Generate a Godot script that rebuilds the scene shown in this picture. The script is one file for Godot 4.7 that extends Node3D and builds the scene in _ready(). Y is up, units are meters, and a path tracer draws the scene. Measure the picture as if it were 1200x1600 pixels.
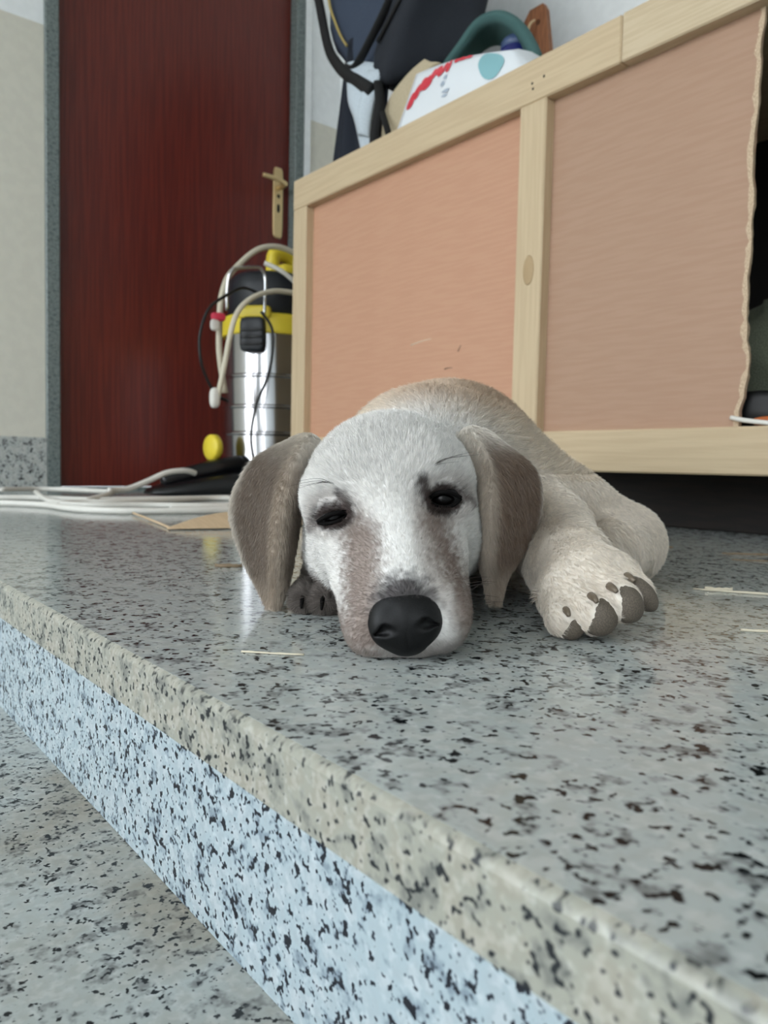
extends Node3D
# A puppy asleep on a granite step in a hallway: mahogany door, steel wet vacuum, unfinished wooden cabinet.

var M := {}
var taken := {}

# ------------------------------------------------------------------ naming helpers
func numbered(called: String) -> String:
	if not taken.has(called):
		taken[called] = 0
		return called
	taken[called] += 1
	return "%s_%03d" % [called, taken[called]]

func tag(o: Node, label: String, category: String, group := "") -> Node:
	o.set_meta("label", label)
	o.set_meta("category", category)
	if group != "":
		o.set_meta("group", group)
	return o

func thing(called: String, label: String, category: String, at := Vector3.ZERO, turn := 0.0, group := "") -> Node3D:
	var o := Node3D.new()
	o.name = numbered(called)
	add_child(o)
	o.position = at
	o.rotation.y = turn
	tag(o, label, category, group)
	return o

func put(called: String, mesh: Mesh, mat: Material, parent: Node = null, at := Vector3.ZERO) -> MeshInstance3D:
	var o := MeshInstance3D.new()
	o.mesh = mesh
	o.material_override = mat
	o.cast_shadow = GeometryInstance3D.SHADOW_CASTING_SETTING_ON
	if parent == null:
		o.name = numbered(called)
		add_child(o)
	else:
		o.name = called
		parent.add_child(o, true)
	o.position = at
	return o

func struct(called: String, mesh: Mesh, mat: Material, at := Vector3.ZERO) -> MeshInstance3D:
	var o := put(called, mesh, mat, null, at)
	o.set_meta("kind", "structure")
	return o

# ------------------------------------------------------------------ mesh helpers
func tri(st: SurfaceTool, a: Vector3, b: Vector3, c: Vector3, n: Vector3) -> void:
	if (c - a).cross(b - a).dot(n) < 0.0:
		var t := b
		b = c
		c = t
	st.add_vertex(a)
	st.add_vertex(b)
	st.add_vertex(c)

func quad(st: SurfaceTool, a: Vector3, b: Vector3, c: Vector3, d: Vector3, n: Vector3) -> void:
	tri(st, a, b, c, n)
	tri(st, a, c, d, n)

func begin(flat := true) -> SurfaceTool:
	var st := SurfaceTool.new()
	st.begin(Mesh.PRIMITIVE_TRIANGLES)
	st.set_smooth_group(-1 if flat else 0)
	return st

func finish(st: SurfaceTool) -> ArrayMesh:
	st.generate_normals()
	return st.commit()

func add_box(st: SurfaceTool, lo: Vector3, hi: Vector3, c := 0.002) -> void:
	var m := (lo + hi) * 0.5
	var h := (hi - lo) * 0.5
	c = min(c, 0.45 * min(h.x, min(h.y, h.z)))
	var pt := func(s: Vector3, axis: int) -> Vector3:
		var q := Vector3(s.x * (h.x - c), s.y * (h.y - c), s.z * (h.z - c))
		q[axis] = s[axis] * h[axis]
		return m + q
	for axis in 3:
		var u := (axis + 1) % 3
		var w := (axis + 2) % 3
		for s in [-1.0, 1.0]:
			var p := []
			for k in [[-1, -1], [1, -1], [1, 1], [-1, 1]]:
				var sg := Vector3.ZERO
				sg[axis] = s
				sg[u] = k[0]
				sg[w] = k[1]
				p.append(pt.call(sg, axis))
			var n := Vector3.ZERO
			n[axis] = s
			quad(st, p[0], p[1], p[2], p[3], n)
			for s2 in [-1.0, 1.0]:
				var sa := Vector3.ZERO
				sa[axis] = s
				sa[u] = s2
				sa[w] = -1
				var sb := sa
				sb[w] = 1
				var nn := Vector3.ZERO
				nn[axis] = s
				nn[u] = s2
				quad(st, pt.call(sa, axis), pt.call(sb, axis), pt.call(sb, u), pt.call(sa, u), nn)
	for sx in [-1.0, 1.0]:
		for sy in [-1.0, 1.0]:
			for sz in [-1.0, 1.0]:
				var s := Vector3(sx, sy, sz)
				tri(st, pt.call(s, 0), pt.call(s, 1), pt.call(s, 2), s)

func box(lo: Vector3, hi: Vector3, c := 0.002) -> ArrayMesh:
	var st := begin()
	add_box(st, lo, hi, c)
	return finish(st)

# indexed closed surface from a grid: rows x cols, optional wrap of columns
func grid_mesh(rows: Array, wrap: bool, caps: bool, flip := false) -> ArrayMesh:
	var st := begin(false)
	var nr := rows.size()
	var nc: int = rows[0].size()
	for r in nr:
		for c in nc:
			st.set_uv(Vector2(float(c) / (nc - 1), float(r) / (nr - 1)))
			st.add_vertex(rows[r][c])
	var lim := nc if wrap else nc - 1
	for r in nr - 1:
		for c in lim:
			var a := r * nc + c
			var b := r * nc + (c + 1) % nc
			var d := a + nc
			var e := b + nc
			for i in ([a, d, b, b, d, e] if flip else [a, b, d, b, e, d]):
				st.add_index(i)
	if caps:
		for r in [0, nr - 1]:
			var mid := Vector3.ZERO
			for p in rows[r]:
				mid += p
			st.set_uv(Vector2.ZERO)
			st.add_vertex(mid / nc)
			var k := nr * nc + (0 if r == 0 else 1)
			for c in nc:
				var a: int = r * nc + c
				var b: int = r * nc + (c + 1) % nc
				for i in ([k, b, a] if (r == 0) != flip else [k, a, b]):
					st.add_index(i)
	st.generate_normals()
	return st.commit()

func lathe(profile: Array, seg := 40) -> ArrayMesh:   # Vector2(radius, y), listed upward
	var rows := []
	for p in profile:
		var row := []
		for k in seg:
			var a := TAU * k / seg
			row.append(Vector3(cos(a) * max(p.x, 0.0004), p.y, sin(a) * max(p.x, 0.0004)))
		rows.append(row)
	return grid_mesh(rows, true, true, true)

func smooth_path(pts: Array, n := 6) -> Array:
	var out := []
	for i in pts.size() - 1:
		var p0: Vector3 = pts[max(i - 1, 0)]
		var p1: Vector3 = pts[i]
		var p2: Vector3 = pts[i + 1]
		var p3: Vector3 = pts[min(i + 2, pts.size() - 1)]
		for k in n:
			out.append(p1.cubic_interpolate(p2, p0, p3, float(k) / n))
	out.append(pts[-1])
	return out

func tube(pts: Array, r: float, seg := 10, n := 6, r_end := -1.0, squash := 1.0) -> ArrayMesh:
	var path := smooth_path(pts, n) if n > 1 else pts
	var rows := []
	var side := Vector3.ZERO
	for i in path.size():
		var t: Vector3 = (path[min(i + 1, path.size() - 1)] - path[max(i - 1, 0)]).normalized()
		if side == Vector3.ZERO:
			side = t.cross(Vector3.UP if abs(t.y) < 0.9 else Vector3.RIGHT).normalized()
		side = (side - t * side.dot(t)).normalized()
		var up := side.cross(t)
		var rr := r if r_end < 0.0 else lerpf(r, r_end, float(i) / (path.size() - 1))
		var row := []
		for k in seg:
			var a := TAU * k / seg
			row.append(path[i] + side * cos(a) * rr + up * sin(a) * rr * squash)
		rows.append(row)
	return grid_mesh(rows, true, true)

# a rounded soft body that fills eight corners (order: x, then y, then z bits)
func soft_box(c: Array, power := 4.0, n := 22, wrinkle := 0.0, seed_ := 1, freq := 9.0) -> ArrayMesh:
	var noise := FastNoiseLite.new()
	noise.seed = seed_
	noise.frequency = freq
	noise.fractal_octaves = 3
	var mid := Vector3.ZERO
	for p in c:
		mid += p / 8.0
	var rows := []
	for i in n + 1:
		var th := PI * i / n
		var row := []
		for j in 2 * n:
			var ph := TAU * j / (2.0 * n)
			var d := Vector3(sin(th) * cos(ph), cos(th), sin(th) * sin(ph))
			var k := pow(pow(abs(d.x), power) + pow(abs(d.y), power) + pow(abs(d.z), power), -1.0 / power)
			var s := (d * k + Vector3.ONE) * 0.5
			var p: Vector3 = Vector3.ZERO
			for b in 8:
				p += c[b] * ((s.x if b & 1 else 1.0 - s.x) * (s.y if b & 2 else 1.0 - s.y) * (s.z if b & 4 else 1.0 - s.z))
			p += (p - mid).normalized() * noise.get_noise_3dv(p) * wrinkle
			row.append(p)
		rows.append(row)
	var det: float = (c[1] - c[0]).cross(c[2] - c[0]).dot(c[4] - c[0])
	return grid_mesh(rows, true, false, det < 0.0)

# a thick sheet through a grid of control points
func sheet_rows(ctrl: Array, nu: int, nv: int) -> Array:
	var cols := []
	for row in ctrl:
		var fine := []
		for j in nu + 1:
			var x: float = float(j) / nu * (row.size() - 1)
			var i := mini(int(x), row.size() - 2)
			fine.append(row[i].cubic_interpolate(row[i + 1], row[max(i - 1, 0)], row[min(i + 2, row.size() - 1)], x - i))
		cols.append(fine)
	var rows := []
	for r in nv + 1:
		var y := float(r) / nv * (cols.size() - 1)
		var i := mini(int(y), cols.size() - 2)
		var row := []
		for j in nu + 1:
			row.append(cols[i][j].cubic_interpolate(cols[i + 1][j], cols[max(i - 1, 0)][j], cols[min(i + 2, cols.size() - 1)][j], y - i))
		rows.append(row)
	return rows

func thick_loop(rows: Array, th: float) -> Array:   # each row becomes a closed loop: front there, back home
	var nv := rows.size()
	var nu: int = rows[0].size()
	var out := []
	for r in nv:
		var front := []
		var back := []
		for j in nu:
			var du: Vector3 = rows[r][min(j + 1, nu - 1)] - rows[r][max(j - 1, 0)]
			var dv: Vector3 = rows[min(r + 1, nv - 1)][j] - rows[max(r - 1, 0)][j]
			var n := du.cross(dv).normalized()
			var u := float(j) / (nu - 1) * 2.0 - 1.0
			var t := th * sqrt(max(1.0 - pow(abs(u), 6.0), 0.02))
			front.append(rows[r][j] + n * t)
			back.push_front(rows[r][j] - n * t)
		out.append(front + back)
	return out

func thick_sheet(ctrl: Array, th: float, nu := 12, nv := 16, flip := false) -> ArrayMesh:
	return grid_mesh(thick_loop(sheet_rows(ctrl, nu, nv), th), true, true, flip)

# ------------------------------------------------------------------ materials
func mat(c: Color, rough := 0.6, metal := 0.0) -> StandardMaterial3D:
	var m := StandardMaterial3D.new()
	m.albedo_color = c
	m.roughness = rough
	m.metallic = metal
	return m

func noise_img(seed_: int, freq: float, size: int, octaves := 3, type := FastNoiseLite.TYPE_SIMPLEX_SMOOTH, warp := 0.0) -> PackedByteArray:
	var n := FastNoiseLite.new()
	n.seed = seed_
	n.noise_type = type
	n.frequency = freq
	n.fractal_octaves = octaves
	if warp > 0.0:
		n.domain_warp_enabled = true
		n.domain_warp_amplitude = warp
		n.domain_warp_frequency = freq * 1.5
	var im := n.get_seamless_image(size, size, false, false, 0.15, true)
	im.convert(Image.FORMAT_L8)
	return im.get_data()

func tex(data: PackedByteArray, size: int, format := Image.FORMAT_RGB8) -> ImageTexture:
	var im := Image.create_from_data(size, size, false, format, data)
	return ImageTexture.create_from_image(im)

# speckled granite: pale ground mottled with white and grey, soft grey crystals, near-black mica flecks
func granite(flecks: PackedByteArray, small: PackedByteArray, clouds: PackedByteArray, size: int, pale: Color, grey: Color, dark: Color, stain: Color, cut: float, fine_cut := 0.80) -> ImageTexture:
	var out := PackedByteArray()
	out.resize(size * size * 3)
	var light := pale.lightened(0.28)
	var k := 0
	var n := size * size
	for i in n:
		var f := flecks[i] / 255.0
		var s := small[i] / 255.0
		var c := clouds[i] / 255.0
		var f2 := flecks[(i + 331 * size + 417) % n] / 255.0
		var base := pale.lerp(light, smoothstep(0.50, 0.74, f2 * 0.55 + (1.0 - c) * 0.45))
		base = base.lerp(grey, smoothstep(0.50, 0.72, c * 0.6 + f2 * 0.2 + s * 0.2))
		base = base.lerp(stain, smoothstep(0.55, 0.25, c) * 0.4)
		base = base.lerp(dark.lerp(grey, 0.35), smoothstep(fine_cut - 0.05, fine_cut + 0.05, s * 0.75 + c * 0.25) * 0.8)
		base = base.lerp(dark, smoothstep(cut, cut + 0.05, f * 0.72 + s * 0.30 + (c - 0.5) * 0.16))
		out[k] = int(base.r * 255.0)
		out[k + 1] = int(base.g * 255.0)
		out[k + 2] = int(base.b * 255.0)
		k += 3
	return tex(out, size)

func ramp_tex(data: PackedByteArray, size: int, a: Color, b: Color, lo := 0.25, hi := 0.75) -> ImageTexture:
	var lut := []
	for i in 256:
		lut.append(a.lerp(b, smoothstep(lo, hi, i / 255.0)))
	var out := PackedByteArray()
	out.resize(size * size * 3)
	for i in size * size:
		var c: Color = lut[data[i]]
		out[i * 3] = int(c.r * 255.0)
		out[i * 3 + 1] = int(c.g * 255.0)
		out[i * 3 + 2] = int(c.b * 255.0)
	return tex(out, size)

func tri_mat(t: Texture2D, scale: Vector3, rough: float, world := true) -> StandardMaterial3D:
	var m := mat(Color.WHITE, rough)
	m.albedo_texture = t
	m.uv1_triplanar = true
	m.uv1_world_triplanar = world
	m.uv1_triplanar_sharpness = 4.0
	m.uv1_scale = scale
	return m

func make_materials() -> void:
	var S := 1024
	var fl := noise_img(3, 0.040, S, 3, FastNoiseLite.TYPE_SIMPLEX_SMOOTH, 10.0)
	var sm := noise_img(11, 0.075, S, 2)
	var cl := noise_img(7, 0.018, S, 4)
	var top := granite(fl, sm, cl, S, Color(0.695, 0.718, 0.708), Color(0.50, 0.51, 0.505), Color(0.06, 0.075, 0.09), Color(0.65, 0.65, 0.62), 0.66, 0.72)
	var edge := granite(sm, fl, cl, S, Color(0.61, 0.61, 0.565), Color(0.47, 0.475, 0.45), Color(0.10, 0.115, 0.13), Color(0.59, 0.56, 0.50), 0.655, 0.80)
	var white := granite(fl, sm, cl, S, Color(0.655, 0.715, 0.740), Color(0.50, 0.56, 0.60), Color(0.055, 0.075, 0.125), Color(0.64, 0.68, 0.70), 0.635, 0.69)
	M.tread = tri_mat(top, Vector3.ONE * 2.6, 0.12)
	M.tread.metallic_specular = 0.28
	M.edge = tri_mat(edge, Vector3.ONE * 2.6, 0.35)
	M.riser = tri_mat(white, Vector3.ONE * 2.9, 0.35)
	M.lower = tri_mat(top, Vector3.ONE * 2.9, 0.35)
	M.lower.uv1_offset = Vector3(0.3, 0.1, 0.4)
	M.dirt_floor = tri_mat(top, Vector3.ONE * 2.9, 0.35)
	M.dirt_floor.uv1_offset = Vector3(0.3, 0.1, 0.4)
	M.dirt_floor.vertex_color_use_as_albedo = true
	M.skirt = tri_mat(top, Vector3.ONE * 1.5, 0.4)
	M.jamb = tri_mat(edge, Vector3.ONE * 4.0, 0.4)
	M.jamb.albedo_color = Color(0.74, 0.81, 0.86)
	var gr := noise_img(21, 0.02, 512, 4)
	var fine := noise_img(22, 0.06, 512, 4)
	M.mahogany = tri_mat(ramp_tex(gr, 512, Color(0.345, 0.098, 0.063), Color(0.42, 0.135, 0.088)), Vector3(8.0, 0.25, 8.0), 0.42)
	M.mahogany.clearcoat_enabled = true
	M.mahogany.clearcoat = 0.12
	M.mahogany.clearcoat_roughness = 0.35
	M.pine_up = tri_mat(ramp_tex(gr, 512, Color(0.755, 0.67, 0.545), Color(0.785, 0.705, 0.58)), Vector3(9.0, 0.4, 9.0), 0.65)
	M.pine_along = tri_mat(ramp_tex(gr, 512, Color(0.755, 0.67, 0.545), Color(0.785, 0.705, 0.58)), Vector3(9.0, 9.0, 0.4), 0.65)
	M.pine_light = tri_mat(ramp_tex(gr, 512, Color(0.76, 0.685, 0.565), Color(0.795, 0.725, 0.61)), Vector3(9.0, 11.0, 0.6), 0.65)
	M.ply = tri_mat(ramp_tex(gr, 512, Color(0.745, 0.565, 0.46), Color(0.76, 0.585, 0.478)), Vector3(5.0, 11.0, 0.8), 0.7)
	M.ply2 = tri_mat(ramp_tex(gr, 512, Color(0.655, 0.525, 0.435), Color(0.672, 0.545, 0.455)), Vector3(5.0, 11.0, 0.8), 0.7)
	M.torn = tri_mat(ramp_tex(fine, 512, Color(0.70, 0.60, 0.50), Color(0.82, 0.74, 0.63)), Vector3(20.0, 6.0, 20.0), 0.85)
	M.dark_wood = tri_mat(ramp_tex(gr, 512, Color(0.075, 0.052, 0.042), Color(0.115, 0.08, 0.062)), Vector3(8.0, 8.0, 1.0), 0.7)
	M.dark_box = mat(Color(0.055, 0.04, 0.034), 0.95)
	M.cream = tri_mat(ramp_tex(fine, 512, Color(0.825, 0.815, 0.765), Color(0.84, 0.83, 0.78)), Vector3.ONE * 0.8, 0.75)
	M.white = tri_mat(ramp_tex(fine, 512, Color(0.92, 0.935, 0.94), Color(0.935, 0.95, 0.955)), Vector3.ONE * 0.8, 0.8)
	M.ceiling = mat(Color(0.88, 0.88, 0.87), 0.9)
	M.brass = mat(Color(0.90, 0.80, 0.60), 0.38, 0.8)
	M.steel = mat(Color(0.74, 0.74, 0.75), 0.17, 1.0)
	M.chrome = mat(Color(0.86, 0.87, 0.88), 0.12, 1.0)
	M.yellow = mat(Color(0.90, 0.81, 0.24), 0.42)
	M.graphite = mat(Color(0.115, 0.13, 0.155), 0.45)
	M.black = mat(Color(0.035, 0.037, 0.042), 0.5)
	M.black_gloss = mat(Color(0.05, 0.055, 0.065), 0.3)
	M.slot = mat(Color(0.02, 0.02, 0.02), 0.8)
	M.white_plastic = mat(Color(0.86, 0.85, 0.82), 0.45)
	M.cream_plastic = mat(Color(0.80, 0.77, 0.69), 0.5)
	M.pink = mat(Color(0.85, 0.22, 0.33), 0.5)
	var weave := noise_img(31, 0.12, 512, 2)
	M.navy = tri_mat(ramp_tex(weave, 512, Color(0.15, 0.185, 0.25), Color(0.27, 0.32, 0.40)), Vector3.ONE * 9.0, 0.85)
	M.bag_black = tri_mat(ramp_tex(weave, 512, Color(0.030, 0.030, 0.035), Color(0.055, 0.055, 0.062)), Vector3.ONE * 9.0, 0.8)
	M.bag_dark = tri_mat(ramp_tex(weave, 512, Color(0.08, 0.095, 0.125), Color(0.14, 0.16, 0.20)), Vector3.ONE * 9.0, 0.85)
	M.denim = tri_mat(ramp_tex(weave, 512, Color(0.05, 0.065, 0.10), Color(0.12, 0.15, 0.21)), Vector3.ONE * 10.0, 0.9)
	M.fleece = tri_mat(ramp_tex(weave, 512, Color(0.17, 0.29, 0.29), Color(0.33, 0.47, 0.46)), Vector3.ONE * 12.0, 0.95)
	M.grey_cloth = tri_mat(ramp_tex(fine, 512, Color(0.74, 0.785, 0.82), Color(0.77, 0.81, 0.845)), Vector3.ONE * 4.0, 0.9)
	M.olive_cloth = tri_mat(ramp_tex(weave, 512, Color(0.30, 0.32, 0.26), Color(0.46, 0.48, 0.41)), Vector3.ONE * 7.0, 0.95)
	M.beige_cloth = tri_mat(ramp_tex(fine, 512, Color(0.71, 0.655, 0.55), Color(0.735, 0.68, 0.575)), Vector3.ONE * 4.0, 0.9)
	M.zip = mat(Color(0.68, 0.60, 0.35), 0.5)
	M.wrap = mat(Color(0.88, 0.90, 0.92), 0.3)
	M.print_red = mat(Color(0.83, 0.24, 0.29), 0.35)
	M.print_teal = mat(Color(0.52, 0.71, 0.74), 0.35)
	M.print_grey = mat(Color(0.66, 0.71, 0.77), 0.35)
	M.cap_blue = mat(Color(0.09, 0.12, 0.38), 0.35)
	M.cap_clear = mat(Color(0.24, 0.31, 0.45), 0.35)
	M.board = tri_mat(ramp_tex(gr, 512, Color(0.47, 0.29, 0.18), Color(0.57, 0.37, 0.24)), Vector3(9.0, 1.2, 9.0), 0.55)
	M.cord = mat(Color(0.75, 0.66, 0.52), 0.8)
	M.splinter = mat(Color(0.86, 0.82, 0.73), 0.7)
	M.chip = mat(Color(0.52, 0.45, 0.36), 0.8)
	M.veneer = tri_mat(ramp_tex(gr, 512, Color(0.77, 0.67, 0.54), Color(0.80, 0.70, 0.57)), Vector3(12.0, 12.0, 1.5), 0.6)
	M.orange = mat(Color(0.66, 0.34, 0.14), 0.6)
	M.knot = mat(Color(0.68, 0.58, 0.44), 0.7)
	M.nail = mat(Color(0.22, 0.18, 0.14), 0.6)
	M.window_frame = mat(Color(0.82, 0.82, 0.80), 0.5)
	M.coat = mat(Color.WHITE, 0.85)
	M.coat.vertex_color_use_as_albedo = true
	M.hair = mat(Color.WHITE, 0.6)
	M.hair.vertex_color_use_as_albedo = true
	M.hair.metallic_specular = 0.25
	M.hair.backlight_enabled = true
	M.hair.backlight = Color(0.35, 0.33, 0.30)
	M.eye = mat(Color(0.04, 0.032, 0.03), 0.2)
	M.eye.metallic_specular = 0.3
	M.lid = mat(Color(0.05, 0.042, 0.04), 0.85)
	M.lid.metallic_specular = 0.25
	M.nose = tri_mat(ramp_tex(fine, 512, Color(0.04, 0.04, 0.043), Color(0.08, 0.08, 0.085)), Vector3.ONE * 30.0, 0.46, false)
	M.nose.metallic_specular = 0.35
	M.pad = tri_mat(ramp_tex(fine, 512, Color(0.355, 0.32, 0.28), Color(0.43, 0.39, 0.345)), Vector3.ONE * 26.0, 0.75, false)
	M.claw = mat(Color(0.42, 0.37, 0.31), 0.35)
	M.whisker = mat(Color(0.16, 0.13, 0.12), 0.5)

# ------------------------------------------------------------------ the room
const LOW := -0.128
func build_room() -> void:
	# granite step: slab with an eased edge, riser below it, landing at its foot
	var prof := [Vector2(0.143, -0.0275), Vector2(0.143, -0.0035), Vector2(0.1442, -0.0012), Vector2(0.1465, 0.0)]
	var st := begin(false)
	for i in 3:
		var a: Vector2 = prof[i]
		var b: Vector2 = prof[i + 1]
		st.set_smooth_group(0 if i > 0 else 1)
		quad(st, Vector3(a.x, a.y, -2.45), Vector3(b.x, b.y, -2.45), Vector3(b.x, b.y, 2.5), Vector3(a.x, a.y, 2.5), Vector3(-1, 0.6, 0))
	st.set_smooth_group(-1)
	quad(st, Vector3(0.143, -0.0275, -2.45), Vector3(0.30, -0.0275, -2.45), Vector3(0.30, -0.0275, 2.5), Vector3(0.143, -0.0275, 2.5), Vector3.DOWN)
	quad(st, Vector3(0.30, -0.0275, -2.45), Vector3(0.30, -0.001, -2.45), Vector3(0.30, -0.001, 2.5), Vector3(0.30, -0.0275, 2.5), Vector3.RIGHT)
	quad(st, Vector3(0.143, -0.0275, 2.5), Vector3(0.1465, -0.0005, 2.5), Vector3(0.30, -0.001, 2.5), Vector3(0.30, -0.0275, 2.5), Vector3.BACK)
	struct("step_edge", finish(st), M.edge)
	struct("step_tread", box(Vector3(0.1464, -0.027, -2.45), Vector3(1.72, 0.0, 2.5), 0.0004), M.tread)
	struct("step_riser", box(Vector3(0.163, LOW, -2.45), Vector3(0.20, -0.0275, 2.5), 0.0005), M.riser)
	struct("floor", box(Vector3(-2.7, LOW - 0.1, -2.6), Vector3(-0.45, LOW, 2.6), 0.0005), M.lower)
	# the strip along the foot of the riser carries brownish dirt
	var dirt := FastNoiseLite.new()
	dirt.seed = 9
	dirt.frequency = 9.0
	dirt.fractal_octaves = 4
	var g := begin(false)
	var nx := 40
	var nz := 240
	for a in nx + 1:
		for b in nz + 1:
			var p := Vector3(lerp(-0.45, 0.17, float(a) / nx), LOW, lerp(-2.6, 2.6, float(b) / nz))
			var d := smoothstep(0.09, 0.0, 0.163 - p.x + dirt.get_noise_2d(p.x, p.z) * 0.09) * clampf(0.6 + dirt.get_noise_2d(p.z * 0.7, 40.0) * 1.6, 0.0, 1.0)
			g.set_color(Color(1, 1, 1).lerp(Color(0.62, 0.50, 0.38), d * 0.75))
			g.add_vertex(p)
	for a in nx:
		for b in nz:
			var q := a * (nz + 1) + b
			for i in [q, q + nz + 1, q + 1, q + 1, q + nz + 1, q + nz + 2]:
				g.add_index(i)
	g.generate_normals()
	struct("floor", g.commit(), M.dirt_floor)
	# back wall round the door: cream to 1.36 m, white above
	for part in [[-2.7, 0.662, "left"], [1.575, 1.9, "right"]]:
		struct("wall_back_" + part[2], box(Vector3(part[0], LOW, -2.6), Vector3(part[1], 1.36, -2.45), 0.0005), M.cream)
		struct("wall_back_upper_" + part[2], box(Vector3(part[0], 1.36, -2.6), Vector3(part[1], 2.8, -2.45), 0.0005), M.white)
	struct("wall_back_lintel", box(Vector3(0.662, 2.13, -2.6), Vector3(1.575, 2.8, -2.45), 0.0005), M.white)
	struct("baseboard_back", box(Vector3(0.147, -0.001, -2.45), Vector3(0.662, 0.160, -2.438), 0.001), M.skirt)
	struct("wall_right", box(Vector3(1.72, LOW, -2.6), Vector3(1.87, 2.8, 2.6), 0.0005), M.white)
	struct("wall_front", box(Vector3(-2.7, LOW, 2.5), Vector3(1.87, 2.8, 2.65), 0.0005), M.white)
	struct("ceiling", box(Vector3(-2.8, 2.8, -2.6), Vector3(1.87, 2.95, 2.65), 0.0005), M.ceiling)
	# left wall with the two tall openings that light the hall
	var x0 := -2.7
	var x1 := -2.58
	var y0 := 0.02
	var y1 := 2.6
	struct("wall_left", box(Vector3(x0, LOW, -2.6), Vector3(x1, y0, 2.6), 0.0005), M.white)
	struct("wall_left_upper", box(Vector3(x0, y1, -2.6), Vector3(x1, 2.8, 2.6), 0.0005), M.white)
	var spans := [[-2.2, -0.1], [0.95, 2.4]]
	struct("wall_left_far", box(Vector3(x0, y0, -2.6), Vector3(x1, y1, spans[0][0]), 0.0005), M.white)
	struct("wall_left_middle", box(Vector3(x0, y0, spans[0][1]), Vector3(x1, y1, spans[1][0]), 0.0005), M.white)
	struct("wall_left_near", box(Vector3(x0, y0, spans[1][1]), Vector3(x1, y1, 2.6), 0.0005), M.white)
	for w in 2:
		var win := Node3D.new()
		win.name = "window_%d" % (w + 1)
		win.set_meta("kind", "structure")
		add_child(win)
		var z0: float = spans[w][0]
		var z1: float = spans[w][1]
		for k in w + 2:
			var z: float = lerp(z0 + 0.02, z1 - 0.02, k / float(w + 1))
			put("mullion", box(Vector3(x0 + 0.03, y0, z - 0.02), Vector3(x0 + 0.09, y1, z + 0.02), 0.003), M.window_frame, win)
		for y in [y0, y1 - 0.04]:
			put("rail", box(Vector3(x0 + 0.03, y, z0), Vector3(x0 + 0.09, y + 0.04, z1), 0.003), M.window_frame, win)

func build_door() -> void:
	var d := Node3D.new()
	d.name = "door_1"
	d.set_meta("kind", "structure")
	add_child(d)
	put("leaf", box(Vector3(0.703, 0.012, -2.52), Vector3(1.518, 2.09, -2.478), 0.002), M.mahogany, d)
	put("jamb", box(Vector3(0.662, 0.0, -2.58), Vector3(0.702, 2.13, -2.438), 0.003), M.jamb, d)
	put("jamb", box(Vector3(1.519, 0.0, -2.58), Vector3(1.557, 2.13, -2.438), 0.003), M.jamb, d)
	put("head", box(Vector3(0.662, 2.09, -2.58), Vector3(1.575, 2.13, -2.438), 0.003), M.jamb, d)
	put("threshold", box(Vector3(0.70, -0.002, -2.60), Vector3(1.52, 0.010, -2.45), 0.002), M.jamb, d)
	put("trim_strip", box(Vector3(1.557, 0.0, -2.45), Vector3(1.585, 2.13, -2.440), 0.001), M.white, d)
	# brass handle set
	var plate := put("handle_plate", soft_box(corners(Vector3(1.450, 0.915, -2.478), Vector3(1.490, 1.165, -2.470)), 7.0, 18), M.brass, d)
	put("lever", tube([Vector3(1.470, 1.092, -2.478), Vector3(1.470, 1.092, -2.43), Vector3(1.462, 1.094, -2.418), Vector3(1.43, 1.099, -2.414), Vector3(1.375, 1.101, -2.416)], 0.0095, 12, 6, 0.008), M.brass, plate)
	put("keyhole", soft_box(corners(Vector3(1.465, 1.005, -2.471), Vector3(1.476, 1.035, -2.4685)), 3.0, 8), M.slot, plate)
	put("keyhole", soft_box(corners(Vector3(1.464, 1.055, -2.471), Vector3(1.477, 1.070, -2.4685)), 2.0, 8), M.slot, plate)

func corners(lo: Vector3, hi: Vector3) -> Array:
	var c := []
	for b in 8:
		c.append(Vector3(hi.x if b & 1 else lo.x, hi.y if b & 2 else lo.y, hi.z if b & 4 else lo.z))
	return c

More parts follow.
